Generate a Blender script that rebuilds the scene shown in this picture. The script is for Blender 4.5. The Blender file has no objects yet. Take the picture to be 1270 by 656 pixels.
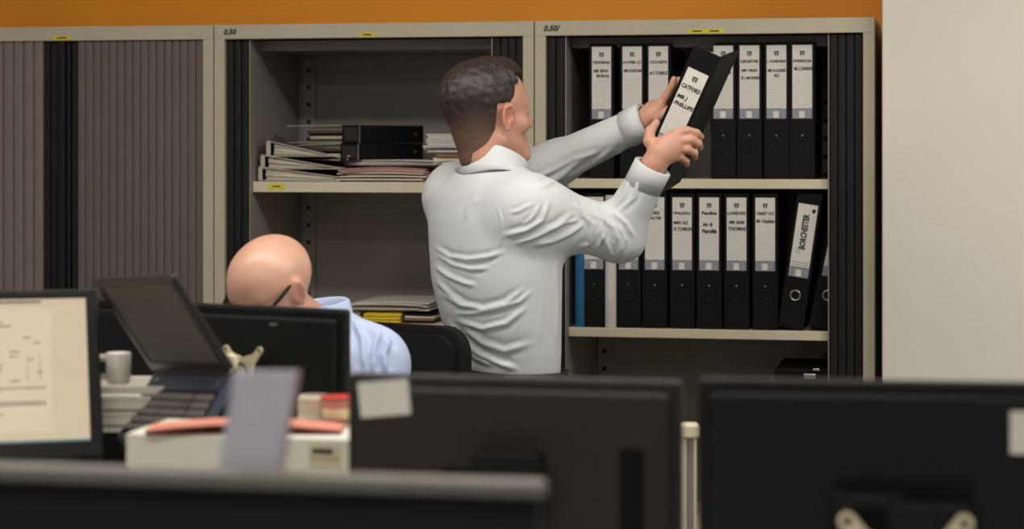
import bpy, bmesh, math, random
import numpy as np
from mathutils import Vector, Matrix, Quaternion
random.seed(7); rng = np.random.default_rng(7)
S = bpy.context.scene
COL = S.collection
PI = math.pi

# ------------------------------------------------------------------ camera, light, exposure
FPX, YH, TH = 2700.0, 181.6, 0.20186          # focal length in pixels (1270 wide), horizon row, yaw
CAM = Vector((1.072, -5.524, 1.526))
cd = bpy.data.cameras.new('camera'); cam = bpy.data.objects.new('camera', cd); COL.objects.link(cam)
cam.location = CAM; cam.rotation_euler = (PI/2, 0, TH)
cd.sensor_width = 36; cd.lens = FPX/1270*36
cd.shift_y = -(328-YH)/1270
cd.dof.use_dof = True; cd.dof.focus_distance = 5.08; cd.dof.aperture_fstop = 2.5
cd.clip_end = 50; cd.clip_start = .05
S.camera = cam
S.view_settings.view_transform = 'Standard'; S.view_settings.look = 'None'
S.view_settings.gamma = 1; S.view_settings.use_curve_mapping = False
S.view_settings.exposure = 0.13
w = bpy.data.worlds.new('world'); S.world = w; w.use_nodes = True
w.node_tree.nodes['Background'].inputs[0].default_value = (1.0, .96, .93, 1)
w.node_tree.nodes['Background'].inputs[1].default_value = 0.25
def area(name, loc, size, power, col=(1, .945, .895), rot=(0, 0, 0)):
    l = bpy.data.lights.new(name, 'AREA'); l.shape = 'RECTANGLE'; l.size, l.size_y = size
    l.energy = power; l.color = col
    o = bpy.data.objects.new(name, l); COL.objects.link(o); o.location = loc; o.rotation_euler = rot
    return o
area('ceiling_lamp_far', (-.1, -1.75, 2.66), (2.6, .3), 38)
area('ceiling_lamp_right', (2.0, -1.4, 2.66), (.6, 1.2), 30)
area('ceiling_lamp_middle', (.2, -3.6, 2.66), (2.4, .3), 20)
area('ceiling_lamp_near', (.6, -5.6, 2.66), (2.4, .3), 20)

# ------------------------------------------------------------------ coordinate helpers
Rv = Vector((math.cos(TH), math.sin(TH), 0)); Fv = Vector((-math.sin(TH), math.cos(TH), 0)); Uv = Vector((0, 0, 1))
def P(px, py, d):                                # the point seen at a pixel, d metres in front of the lens
    return CAM + Rv*((px-635)/FPX*d) + Fv*d + Uv*(-(py-YH)/FPX*d)
def PY(px, py, y):                               # the point seen at a pixel on the plane Y = y
    r = (px-635)/FPX
    d = (y-CAM.y)/(r*Rv.y + Fv.y)
    return P(px, py, d)
def cdir(r, a, u=0):                             # camera-aligned direction (right, away, up)
    return (Rv*r + Fv*a + Uv*u)
RZC = Matrix.Rotation(TH, 4, 'Z')

# ------------------------------------------------------------------ materials
def lin(c):
    f = lambda v: v/12.92 if v <= .04045 else ((v+.055)/1.055)**2.4
    return tuple(f(v/255) for v in c)
MATS = {}
def mat(name, rgb, rough=.5, metal=0, noise=.08, scale=25, bump=0, bscale=200, spec=.5, sss=0, coat=0, emit=0, stretch=None):
    m = bpy.data.materials.new(name); m.use_nodes = True; nt = m.node_tree; b = nt.nodes['Principled BSDF']
    c = lin(rgb)
    tc = nt.nodes.new('ShaderNodeTexCoord'); nz = nt.nodes.new('ShaderNodeTexNoise'); nz.inputs['Scale'].default_value = scale
    nz.inputs['Detail'].default_value = 4
    src = tc.outputs['Object']
    if stretch:
        mp = nt.nodes.new('ShaderNodeMapping'); mp.inputs['Scale'].default_value = stretch
        nt.links.new(src, mp.inputs[0]); src = mp.outputs[0]
    nt.links.new(src, nz.inputs['Vector'])
    rp = nt.nodes.new('ShaderNodeValToRGB')
    rp.color_ramp.elements[0].position = .3; rp.color_ramp.elements[1].position = .7
    rp.color_ramp.elements[0].color = (*[max(0, v*(1-noise)) for v in c], 1)
    rp.color_ramp.elements[1].color = (*[min(1, v*(1+noise)) for v in c], 1)
    nt.links.new(nz.outputs[0], rp.inputs[0]); nt.links.new(rp.outputs[0], b.inputs['Base Color'])
    b.inputs['Roughness'].default_value = rough; b.inputs['Metallic'].default_value = metal
    b.inputs['Specular IOR Level'].default_value = spec
    if sss:
        b.inputs['Subsurface Weight'].default_value = sss; b.inputs['Subsurface Radius'].default_value = (1, .35, .2)
        b.inputs['Subsurface Scale'].default_value = .006
    if coat: b.inputs['Coat Weight'].default_value = coat; b.inputs['Coat Roughness'].default_value = .15
    if emit:
        nt.links.new(rp.outputs[0], b.inputs['Emission Color']); b.inputs['Emission Strength'].default_value = emit
        b.inputs['Base Color'].default_value = (0, 0, 0, 1)
        for l in list(nt.links):
            if l.to_socket == b.inputs['Base Color']: nt.links.remove(l)
        b.inputs['Base Color'].default_value = (.01, .01, .01, 1)
    if bump:
        n2 = nt.nodes.new('ShaderNodeTexNoise'); n2.inputs['Scale'].default_value = bscale
        nt.links.new(src, n2.inputs['Vector'])
        bp = nt.nodes.new('ShaderNodeBump'); bp.inputs['Strength'].default_value = bump; bp.inputs['Distance'].default_value = .002
        nt.links.new(n2.outputs[0], bp.inputs['Height']); nt.links.new(bp.outputs[0], b.inputs['Normal'])
    MATS[name] = m
    return m
M = MATS
mat('orange_paint', (244, 158, 26), .6, noise=.05, scale=3, bump=.1)
mat('cream_wall', (216, 212, 196), .7, noise=.03, scale=3, bump=.1)
mat('cream_metal', (184, 176, 152), .42, noise=.04, scale=8)
mat('cream_edge', (208, 200, 172), .4, noise=.04, scale=8)
mat('inner_metal', (138, 131, 124), .5, noise=.05, scale=6)
mat('slat_grey', (122, 111, 104), .55, noise=.06, scale=20)
mat('slat_grey_dark', (100, 92, 86), .55, noise=.06, scale=20)
mat('slat_black', (32, 31, 30), .55, spec=.2, noise=.1, scale=20)
mat('dark_line', (24, 22, 20), .7)
mat('carpet', (70, 68, 70), .95, noise=.2, scale=120, bump=.4)
mat('ceiling_white', (220, 216, 206), .8, noise=.03)
mat('binder_black', (15, 14, 14), .6, spec=.16, noise=.2, scale=40, bump=.15, bscale=600)
mat('binder_grey', (92, 86, 80), .55, noise=.15, scale=40)
mat('board_edge', (176, 170, 156), .7, noise=.08)
mat('paper', (214, 211, 202), .75, noise=.03, scale=40)
mat('paper_cream', (205, 195, 165), .75, noise=.06, scale=40)
mat('paper_sheets', (206, 200, 190), .8, noise=.12, scale=9, stretch=(1, 1, 60))
mat('ink', (28, 26, 28), .8)
mat('faint_ink', (160, 158, 150), .8)
mat('band_grey', (138, 138, 146), .6, noise=.15, scale=300)
mat('steel', (190, 188, 180), .3, metal=1)
mat('blue_card', (24, 88, 128), .5, noise=.1)
mat('white_card', (196, 194, 186), .6, noise=.06)
mat('yellow_card', (226, 190, 40), .6, noise=.08)
mat('yellow_tape', (214, 196, 40), .6, noise=.08)
mat('pink_card', (176, 120, 110), .7, noise=.1)
mat('salmon_card', (205, 130, 110), .7, noise=.1)
mat('maroon_card', (110, 52, 46), .7, noise=.1)
mat('brown_card', (132, 100, 70), .8, noise=.15)
mat('plastic_black', (27, 26, 25), .5, spec=.2, noise=.12, scale=60, bump=.1, bscale=900)
mat('plastic_charcoal', (50, 45, 42), .5, spec=.25, noise=.1, scale=60, bump=.1, bscale=900)
mat('plastic_dark', (12, 11, 11), .5, spec=.2, noise=.1)
mat('plastic_white', (216, 212, 200), .4, noise=.03)
mat('bracket_cream', (214, 204, 170), .45, noise=.04)
mat('sticker_white', (226, 224, 214), .6, noise=.02)
mat('laptop_navy', (70, 76, 92), .3, noise=.1)
mat('laptop_black', (26, 25, 26), .4, noise=.1)
mat('laptop_panel', (84, 80, 75), .6, noise=.06, scale=5)
mat('key_grey', (138, 134, 128), .55, noise=.1)
mat('key_light', (120, 116, 108), .55, noise=.1)
mat('screen_page', (250, 228, 194), .5, noise=.02, emit=.62)
mat('screen_bg', (244, 220, 186), .5, noise=.02, emit=.6)
mat('screen_text', (120, 106, 94), .5, emit=.4)
mat('screen_teal', (110, 170, 160), .5, emit=.5)
mat('screen_bar', (90, 86, 90), .5, emit=.4)
mat('alu_trim', (120, 118, 110), .4, noise=.05)
mat('fabric_black', (24, 23, 23), .95, noise=.2, scale=300, bump=.3, bscale=900)
mat('chair_black', (20, 19, 19), .8, spec=.2, noise=.2, scale=200, bump=.3, bscale=700)
mat('box_white', (222, 222, 204), .65, noise=.03)
mat('lavender_card', (196, 194, 204), .6, noise=.05)
mat('lavender_edge', (176, 156, 154), .6)
mat('jar_beige', (206, 196, 172), .5, noise=.1, scale=15)
mat('tub_cream', (222, 204, 160), .5, noise=.08)
mat('tub_red', (188, 48, 40), .45)
mat('tub_pink', (206, 140, 122), .5)
mat('desk_white', (205, 202, 192), .5, noise=.02)
mat('skin', (198, 148, 124), .5, noise=.08, scale=28, bump=.12, bscale=350, sss=.12)
mat('skin_bald', (204, 157, 134), .38, noise=.09, scale=22, bump=.12, bscale=350, sss=.12)
mat('lip', (178, 104, 92), .5)
mat('eye_white', (225, 220, 212), .25)
mat('iris', (60, 46, 36), .25)
mat('hair_brown', (44, 35, 31), .5, noise=.25, scale=60, bump=.8, bscale=240, stretch=(1, 1, .35))
mat('shirt_white', (200, 204, 203), .8, noise=.02, scale=8, bump=.08, bscale=300)
mat('shirt_blue', (176, 190, 218), .8, noise=.05, scale=8, bump=.1, bscale=300)
mat('trousers', (30, 30, 34), .85, noise=.15, scale=100, bump=.2, bscale=700)
mat('leather', (20, 18, 17), .4, noise=.2)
mat('shoe', (24, 20, 18), .35, noise=.2)

# ------------------------------------------------------------------ mesh builder
class MB:
    def __init__(s): s.v = []; s.f = []; s.m = []; s.sm = []
    def raw(s, verts, faces, mi=0, smooth=False, T=None):
        o = len(s.v)
        for p in verts:
            p = Vector(p)
            s.v.append(tuple(T @ p) if T is not None else tuple(p))
        for f in faces: s.f.append([o+i for i in f]); s.m.append(mi); s.sm.append(smooth)
        return s
    def bm(s, b, mi=0, smooth=False, T=None):
        b.verts.ensure_lookup_table(); b.verts.index_update()
        s.raw([v.co[:] for v in b.verts], [[v.index for v in f.verts] for f in b.faces], mi, smooth, T); b.free(); return s
    def box(s, lo, hi, bev=0, mi=0, T=None, seg=2):
        b = bmesh.new(); bmesh.ops.create_cube(b, size=1)
        lo = Vector(lo); hi = Vector(hi); c = (lo+hi)/2; d = hi-lo
        for v in b.verts: v.co = Vector((v.co.x*d.x+c.x, v.co.y*d.y+c.y, v.co.z*d.z+c.z))
        if bev: bmesh.ops.bevel(b, geom=b.edges[:], offset=min(bev, min(abs(d.x), abs(d.y), abs(d.z))*.45), segments=seg, affect='EDGES', profile=.5)
        return s.bm(b, mi, False, T)
    def prism(s, poly, z0, z1, mi=0, T=None, smooth=False, bev=0):       # poly in local XY, extruded along Z
        b = bmesh.new(); vs = [b.verts.new((x, y, z0)) for x, y in poly]; f = b.faces.new(vs)
        r = bmesh.ops.extrude_face_region(b, geom=[f])
        for v in r['geom']:
            if isinstance(v, bmesh.types.BMVert): v.co.z = z1
        bmesh.ops.recalc_face_normals(b, faces=b.faces[:])
        if bev: bmesh.ops.bevel(b, geom=[e for e in b.edges if abs(e.verts[0].co.z-e.verts[1].co.z) < 1e-6], offset=bev, segments=2, affect='EDGES')
        return s.bm(b, mi, smooth, T)
    def cyl(s, p0, p1, r0, r1=None, n=20, mi=0, T=None, cap=True, smooth=True):
        r1 = r0 if r1 is None else r1
        p0 = Vector(p0); p1 = Vector(p1); a = (p1-p0).normalized(); u = a.orthogonal().normalized(); w_ = a.cross(u)
        vs = [p0+(u*math.cos(t)+w_*math.sin(t))*r0 for t in [2*PI*i/n for i in range(n)]] + [p1+(u*math.cos(t)+w_*math.sin(t))*r1 for t in [2*PI*i/n for i in range(n)]]
        s.raw(vs, [[i, (i+1) % n, n+(i+1) % n, n+i] for i in range(n)], mi, smooth, T)
        if cap:
            s.raw(vs[:n], [list(range(n))[::-1]], mi, False, T); s.raw(vs[n:], [list(range(n))], mi, False, T)
        return s
    def lathe(s, prof, n=28, mi=0, T=None, c=(0, 0, 0)):                  # prof: (radius, z)
        vs = []; fs = []
        for r, z in prof:
            for i in range(n): vs.append((c[0]+r*math.cos(2*PI*i/n), c[1]+r*math.sin(2*PI*i/n), c[2]+z))
        for k in range(len(prof)-1):
            for i in range(n): fs.append([k*n+i, k*n+(i+1) % n, (k+1)*n+(i+1) % n, (k+1)*n+i])
        s.raw(vs, fs, mi, True, T); return s
    def tube(s, pts, r, n=8, mi=0, T=None, closed=False):
        pts = [Vector(p) for p in pts]; N = len(pts); rr = r if isinstance(r, (list, tuple)) else [r]*N
        vs = []; fs = []; up = None
        for i in range(N):
            a = (pts[(i+1) % N]-pts[i-1]) if closed else (pts[min(i+1, N-1)]-pts[max(i-1, 0)])
            a.normalize()
            u = a.orthogonal().normalized() if up is None else (up-a*up.dot(a)).normalized()
            up = u; w_ = a.cross(u)
            for k in range(n): vs.append(pts[i]+(u*math.cos(2*PI*k/n)+w_*math.sin(2*PI*k/n))*rr[i])
        for i in range(N if closed else N-1):
            j = (i+1) % N
            for k in range(n): fs.append([i*n+k, i*n+(k+1) % n, j*n+(k+1) % n, j*n+k])
        if not closed: fs.append(list(range(n))[::-1]); fs.append([(N-1)*n+k for k in range(n)])
        return s.raw(vs, fs, mi, True, T)
    def quad(s, x0, z0, x1, z1, y, mi=0, T=None):                         # flat rectangle facing -Y
        return s.raw([(x0, y, z0), (x1, y, z0), (x1, y, z1), (x0, y, z1)], [[0, 1, 2, 3]], mi, False, T)
    def build(s, name, mats, parent=None, loc=None, rot=None):
        me = bpy.data.meshes.new(name); me.from_pydata(s.v, [], s.f); me.update()
        for mm in (mats if isinstance(mats, (list, tuple)) else [mats]): me.materials.append(M[mm])
        me.polygons.foreach_set('material_index', s.m); me.polygons.foreach_set('use_smooth', s.sm)
        o = bpy.data.objects.new(name, me); COL.objects.link(o)
        if parent: o.parent = parent
        if loc is not None: o.location = loc
        if rot is not None: o.rotation_euler = rot
        return o
TXT = {}
def text_geo(body, size):
    k = (body, size)
    if k in TXT: return TXT[k]
    cu = bpy.data.curves.new('t', 'FONT'); cu.body = body; cu.size = size; cu.align_x = 'CENTER'; cu.resolution_u = 2; cu.offset = size*.045
    o = bpy.data.objects.new('t', cu); COL.objects.link(o)
    bpy.context.view_layer.update()
    me = o.evaluated_get(bpy.context.evaluated_depsgraph_get()).to_mesh()
    g = ([v.co[:] for v in me.vertices], [list(p.vertices) for p in me.polygons])
    bpy.data.objects.remove(o); bpy.data.curves.remove(cu)
    TXT[k] = g; return g
def put_text(mb, body, size, T, mi, squeeze=1.0, slant=0.0):              # T maps text XY plane to the part's space
    v, f = text_geo(body, size)
    mb.raw([(x*squeeze+slant*y, y, 0) for x, y, z in v], f, mi, False, T)
FACE = Matrix(((1, 0, 0, 0), (0, 0, -1, 0), (0, 1, 0, 0), (0, 0, 0, 1)))  # text XY -> XZ facing -Y
def tag(o, label, cat, group=None, kind=None):
    o['label'] = label; o['category'] = cat
    if group: o['group'] = group
    if kind: o['kind'] = kind
    return o
def thing(name, label, cat, loc=(0, 0, 0), rot=(0, 0, 0), group=None):
    o = bpy.data.objects.new(name, None); COL.objects.link(o); o.location = loc; o.rotation_euler = rot
    o.empty_display_size = .05
    return tag(o, label, cat, group)
def struct(o): o['kind'] = 'structure'; return o
def copy_tree(o, parent=None):
    c = o.copy(); COL.objects.link(c); c.parent = parent
    for ch in list(o.children): copy_tree(ch, c)
    return c

# ------------------------------------------------------------------ the setting
W, H = .87, 1.85
WB = .50                                            # wall behind the cabinets
mb = MB(); mb.box((-3.2, -7, -.06), (3.6, .7, 0)); struct(mb.build('floor', 'carpet'))
mb = MB(); mb.box((-3.2, WB, 0), (3.6, WB+.1, 2.8)); struct(mb.build('wall_back', 'orange_paint'))
mb = MB(); mb.box((.889, -.06, 0), (3.6, WB, 2.8), .004); struct(mb.build('wall_right', 'cream_wall'))
mb = MB(); mb.box((-3.2, -7, 2.72), (3.6, .7, 2.8)); struct(mb.build('ceiling', 'ceiling_white'))

# ------------------------------------------------------------------ tambour cabinets
def slats(mb, x0, x1, y, z0, z1, pitch, depth=.005, mi=0):
    n = max(1, round((x1-x0)/pitch)); p = (x1-x0)/n
    prof = []
    for i in range(n):
        a = x0+i*p
        prof += [(a, y+depth), (a+p*.10, y), (a+p*.5, y-depth*.18), (a+p*.90, y)]
    prof.append((x1, y+depth))
    vs = [(x, yy, z0) for x, yy in prof]+[(x, yy, z1) for x, yy in prof]; N = len(prof)
    mb.raw(vs, [[i, i+1, N+i+1, N+i] for i in range(N-1)], mi)
    mb.box((x0, y+depth, z0), (x1, y+depth+.008, z1), 0, mi)
def cabinet(x0, label, open_, lt=.06, rt=.085, shelves=(), sticker=None, note=None):
    c = thing('tambour_cabinet', label, 'cabinet', (x0, 0, 0), group=None)
    g = .0015; D = .46; rail = .0382
    mb = MB()
    mb.box((g, 0, 0), (.030, D, H-rail), .001); mb.box((W-.030, 0, 0), (W-g, D, H-rail), .001)
    mb.box((g, 0, H-rail), (W-g, .03, H), .001); mb.box((g, .03, H-.012), (W-g, D, H), .001)
    mb.box((g, .03, H-rail), (.030, D, H-.012)); mb.box((W-.03, .03, H-rail), (W-g, D, H-.012))
    mb.box((.03, .004, 0), (W-.03, D, .07))
    mb.build('frame', 'cream_metal', c)
    mb = MB(); mb.box((.031, D-.006, .07), (W-.031, D-.001, H-.012)); mb.build('back_panel', 'inner_metal', c)
    if open_:
        L, R = .03+lt, W-.03-rt
        mb = MB(); mb.box((L-.003, .012, .07), (L, D-.007, H-.039), .001); mb.box((R, .012, .07), (R+.003, D-.007, H-.039), .001)
        mb.box((L, .10, H-.066), (R, .115, H-.039), .001); mb.box((L, .115, H-.066), (R, D-.007, H-.058))
        mb.build('liner_panel', 'inner_metal', c)
        for sx in (L+.012, R-.05):
            mb = MB(); mb.box((sx, D-.018, .08), (sx+.038, D-.0065, H-.07), .002)
            for k in range(34): mb.box((sx+.013, D-.0186, .12+k*.049), (sx+.025, D-.0182, .132+k*.049), 0, 1)
            mb.build('slotted_strip', ['inner_metal', 'dark_line'], c)
        for a, b in ((.031, L-.004), (R+.004, W-.031)):
            mb = MB(); slats(mb, a, b, .014, .072, H-.0385, .02, .006); mb.build('tambour_door', 'slat_black', c)
        for z, t, st in shelves:
            mb = MB(); mb.box((L+.001, .03, z-t), (R-.001, .044, z), .0015); mb.box((L+.001, .044, z-.006), (R-.001, D-.02, z-.0005))
            s = mb.build('shelf', 'cream_edge', c)
            if st:
                mb = MB(); mb.quad(st-.023, z-t*.72, st+.023, z-t*.18, .0294); mb.quad(st-.011, z-t*.5, st+.012, z-t*.38, .0291, 1)
                q = mb.build('yellow_sticker', ['yellow_tape', 'ink'], s)
    else:
        mb = MB(); slats(mb, .031, .383, .008, .072, H-.0385, .0285, .007); d = mb.build('tambour_door', 'slat_grey', c); d['label'] = 'left door with coarse ribs'
        mb = MB(); mb.box((.383, .008, .072), (.4, .02, H-.0385), .002); mb.build('closing_stile', 'slat_black', d)
        mb = MB(); slats(mb, .480, W-.031, .010, .072, H-.0385, .0222, .004); d = mb.build('tambour_door', 'slat_grey_dark', c); d['label'] = 'right door with fine ribs'
        mb = MB(); mb.box((.401, .014, .072), (.42, .024, H-.0385), .002); mb.box((.424, .006, .072), (.444, .02, H-.0385), .004); mb.box((.448, .01, .072), (.458, .022, H-.0385), .003); mb.box((.463, .012, .072), (.479, .024, H-.0385), .002)
        mb.build('closing_stile', 'slat_black', d)
    if sticker:
        a, b = sticker
        mb = MB(); mb.quad(a, H-rail+.002, b, H-rail+.0135, -.0006); 
        n = max(1, int((b-a)/.03))
        for k in range(n):
            u = a+(b-a)*(k+.2)/n; mb.quad(u, H-rail+.006, u+(b-a)*.55/n, H-rail+.0095, -.0009, 1)
        mb.build('yellow_sticker', ['yellow_tape', 'ink'], c)
    if note:
        mb = MB(); put_text(mb, note, .02, Matrix.Translation((.045, -.0005, H-.026)) @ FACE, 0, 1.0, .2)
        mb.build('pencil_mark', 'dark_line', c)
    return c
zM2 = PY(500, 402, .03).z
zS1, zS2, zM1 = CAM.z+.324-.407-.324, CAM.z-.792, CAM.z-.418
zS1 = CAM.z-.0830 if False else PY(860, 222, .03).z
zS2 = PY(860, 408.5, .03).z
zM1 = PY(420, 225.6, .03).z
cabinet(-2*W, 'closed grey tambour cabinet at the left with ribbed doors meeting at a dark stile', False, sticker=(.414, .464))
cabinet(-W, 'open tambour cabinet with stacked files and loose papers on its shelves, behind the two men', True, .068, .086,
        [(zM1, .028, .165), (zM2, .03, None), (.62, .028, None), (.3, .028, None)], sticker=(.405, .445), note='0.50')
cabinet(0, 'open tambour cabinet filled with two rows of black lever arch binders, beside the cream wall', True, .052, .088,
        [(zS1, .0245, None), (zS2, .0235, None), (.55, .024, None), (.2, .024, None)], sticker=(.402, .490), note='0.50/')
cabs = [o for o in COL.objects if o.name.startswith('tambour_cabinet')]

# ------------------------------------------------------------------ lever arch binders
BW, BD, BH = .0645, .285, .349
def label_mesh(lines, vertical=False, plain=False):
    mb = MB(); lw, lh = .050, .187
    mb.box((-lw/2, -.0009, -lh), (lw/2, -.0001, 0), 0, 0)
    y = -.0012
    if not plain:
        if not vertical:
            # small printed crest: shield, crown bars
            T = Matrix.Translation((0, y, -.022)) @ FACE
            mb.raw([(-.0065, .007, 0), (.0065, .007, 0), (.0055, .0035, 0), (-.0055, .0035, 0)], [[3, 2, 1, 0]], 1, False, T)
            mb.raw([(-.0065, .0026, 0), (-.0012, .0026, 0), (-.0012, -.006, 0), (-.0045, -.003, 0)], [[3, 2, 1, 0]], 1, False, T)
            mb.raw([(.0012, .0026, 0), (.0065, .0026, 0), (.0045, -.003, 0), (.0012, -.006, 0)], [[3, 2, 1, 0]], 1, False, T)
            mb.quad(-.021, -.052, .021, -.0516, y, 3)
            for k in range(9): mb.quad(-.021, -.088-k*.0082, .021, -.0876-k*.0082, y, 3)
            mb.quad(-.005, -.163, .005, -.1618, y, 1)
            for t, size, x, z, sl in lines:
                v, f = text_geo(t, size); wd = max(p[0] for p in v)-min(p[0] for p in v)
                put_text(mb, t, size, Matrix.Translation((x, y, z)) @ FACE, 1, min(1.0, .046/wd), sl)
        else:
            T = Matrix.Translation((.016, y, -.016)) @ FACE
            mb.raw([(-.005, .005, 0), (.005, .005, 0), (.004, -.003, 0), (0, -.007, 0), (-.004, -.003, 0)], [[4, 3, 2, 1, 0]], 1, False, T)
            put_text(mb, lines[0][0], .021, Matrix.Translation((.006, y, -.072)) @ FACE @ Matrix.Rotation(PI/2, 4, 'Z'), 1, .70, .1)
            for k in range(3): mb.quad(-.024, -.150-k*.006, .024, -.149-k*.006, y, 1)
            mb.quad(-.013, -.128, -.011, -.112, y, 3); mb.quad(-.007, -.128, -.005, -.112, y, 3)
    mb.quad(-lw/2, -lh, lw/2, -lh+.026, y, 2)
    mb.quad(-.008, -lh+.002, .006, -lh+.019, y-.0002, 0)
    for k in range(5): mb.quad(-.022+k*.0095, -lh+.004, -.0205+k*.0095, -lh+.022, y-.0001, 3)
    return mb
def binder(label, loc, rot=(0, 0, 0), lines=(), group=None, ring='black', vertical=False, plain=False, lab=True, width=BW, top=.008):
    t = thing('lever_arch_binder', label, 'binder', loc, rot, group)
    mb = MB(); h = width/2
    mb.box((-h, 0, 0), (h, .003, BH), .0014); mb.box((-h, .001, 0), (-h+.003, BD, BH), .0014); mb.box((h-.003, .001, 0), (h, BD, BH), .0014)
    mb.build('cover', 'binder_black', t)
    mb = MB(); mb.box((-h+.006, .03, .012), (h-.016, BD-.02, .318), .002); mb.build('paper_block', 'paper_sheets', t)
    if lab:
        o = label_mesh(lines, vertical, plain).build('spine_label', ['paper', 'ink', 'band_grey', 'faint_ink'], t, (0, 0, BH-top))
    mb = MB()
    pts = [(.0125*math.cos(a), -.0012, .0125*math.sin(a)) for a in [2*PI*i/24 for i in range(24)]]
    if ring == 'steel':
        mb.tube(pts, .0022, 8, closed=True); mb.cyl((0, -.0004, 0), (0, -.0002, 0), .011, n=24, mi=1)
        mb.build('finger_ring', ['steel', 'plastic_dark'], t, (.0, 0, .085))
    else:
        mb.tube([(x, y, z*1.25) for x, y, z in pts], .002, 8, closed=True); mb.cyl((0, -.0004, 0), (0, -.0002, 0), .0118, n=24, mi=1)
        mb.cyl((0, -.002, .026), (0, 0, .026), .0022, n=10, mi=2)
        mb.build('finger_ring', ['plastic_black', 'plastic_dark', 'steel'], t, (0, 0, .085))
    return t
YB = .05
GT, GB = 'binders on the upper shelf', 'binders on the lower shelf'
def seat(px, z, y=YB):
    p = PY(px, 222, y); return (p.x, y, z+.0005)
top_row = [
 (746, 'upright black binder furthest left on the upper shelf, two handwritten lines on its label', [('TENDRING', .0098, 0, -.044, 0), ('MR ENG', .0105, -.002, -.066, .1), ('BURIAL', .0105, .004, -.079, .1)]),
 (784, 'second upright black binder from the left on the upper shelf, label reading DOVER', [('DOVER LC', .0098, 0, -.044, 0), ('MR KODOM', .0105, .001, -.066, .1)]),
 (816.5, 'third upright black binder from the left, upper shelf, behind the far hand', [('COLCHESTR', .0098, 0, -.044, 0), ('N 3 TORRLE', .0115, 0, -.073, .1)]),
 (897, 'upright black binder partly hidden behind the one being pulled out', [('BARNET', .0098, 0, -.044, 0), ('R HAYES', .0105, 0, -.073, .1)]),
 (929.5, 'upright black binder on the upper shelf, label reading LEICESTER', [('LEICESTER', .0098, 0, -.044, 0), ('MR I MAD', .0095, 0, -.067, .1), ('R J MORRIS', .0095, .002, -.086, .1)]),
 (963, 'second upright black binder from the right on the upper shelf', [('L GUARDIAN', .0098, 0, -.044, 0), ('MR N JONES', .0105, 0, -.068, .1), ('RC', .0105, .001, -.081, .1)]),
 (995, 'upright black binder at the right end of the upper shelf', [('SWINDON', .0098, 0, -.044, 0), ('MR C JOHNSON', .0115, .002, -.064, .1)]),
]
for px, lb, ln in top_row:
    binder(lb, seat(px, zS1), lines=ln, group=GT)
low_row = [
 (736.5, 'black binder between the slim blue folder and the slim white folder', [('LEICEST', .0098, 0, -.044, 0)], .056),
 (779.5, 'black binder just right of the white folder, its label top hidden by the sleeve', [('LUTON', .0098, 0, -.044, 0)], BW),
 (812, 'black binder on the lower shelf under the hand, label reading LUKE', [('LUKE', .0105, 0, -.044, 0), ('WALTER', .0095, -.002, -.057, .1)], BW),
 (846, 'black binder on the lower shelf, label reading WALSALL', [('WALSALL', .0105, 0, -.044, 0), ('MRS AZ', .011, -.004, -.069, .1), ('R TOMLIN', .011, .002, -.085, .1)], BW),
 (879.5, 'black binder on the lower shelf, label reading Pendine in small letters', [('Pendine', .012, 0, -.044, 0), ('Mr B', .012, -.004, -.074, .1), ('Pamilla', .0135, 0, -.091, .15)], BW),
 (913.5, 'black binder on the lower shelf, label reading LONDON', [('LONDON', .0115, 0, -.044, 0), ('MR SAM', .011, 0, -.067, .1), ('THOMAS', .0125, .001, -.084, .1)], BW),
 (949, 'last upright black binder on the lower shelf, left of the leaning ones', [('CREST DC', .0105, 0, -.044, 0), ('Mr I Hopkins', .0125, 0, -.064, .15)], BW),
]
for px, lb, ln, wd in low_row:
    binder(lb, seat(px, zS2), lines=ln, group=GB, width=wd, top=.012)
def leaning(pxb, ang, lb, lines, **k):              # pxb: pixel column of the lower right corner of the spine
    p = PY(pxb, 222, YB); h = BW/2
    # right lower edge touches the shelf when leaning to the right
    x = p.x - h*math.cos(ang); z = zS2+.0008 + h*math.sin(ang)
    return binder(lb, (x, YB, z), (0, ang, 0), lines, GB, 'steel', **k)
leaning(996, math.radians(8.3), 'leaning black binder with a chrome finger ring and sideways BORCHESTER label', [('BORCHESTER',)], vertical=True, top=.030)
leaning(1034, math.radians(11.5), 'leaning black binder at the far right, half hidden by the dark door', [], plain=True, top=.030)
def slim(name, label, px, wpx, mt, hh=.335):
    p = seat(px, zS2); wd = wpx/480
    t = thing(name, label, 'folder', p)
    mb = MB(); mb.box((-wd/2, 0, 0), (-wd/2+.002, .24, hh), .001); mb.box((wd/2-.002, 0, 0), (wd/2, .24, hh), .001)
    n = 10
    pr = [(wd/2*math.cos(PI+PI*i/n), -wd*.35*math.sin(PI*i/n)) for i in range(n+1)]
    pr2 = [(x*.86, y*.8+.001) for x, y in pr][::-1]
    mb.prism(pr+pr2, 0, hh); mb.build('cover', mt, t)
    mb = MB(); mb.box((-wd/2+.004, .004, .006), (wd/2-.004, .23, hh-.01)); mb.build('paper_block', 'paper_sheets', t)
    return t
slim('ring_folder', 'slim blue folder at the left end of the lower binder shelf', 719, 12, 'blue_card')
slim('ring_folder', 'slim white folder between two black binders on the lower shelf', 757.5, 14, 'white_card', .342)
# dark file box low in the same cabinet with a bright metal clasp
p = PY(1005, 467, .06)
t = thing('box_file', 'dark box file with a small metal clasp low in the binder cabinet', 'box file', (p.x, .05, .5505))
mb = MB(); hb = p.z+.02-.5505; mb.box((-.09, 0, 0), (.06, .28, hb), .004); mb.build('case', 'binder_black', t)
mb = MB(); mb.box((-.016, -.004, hb-.026), (.014, -.0005, hb-.012), .001); mb.box((.008, -.005, hb-.004), (.024, -.0005, hb+.002), .001); mb.build('clasp', 'steel', t)

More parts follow.
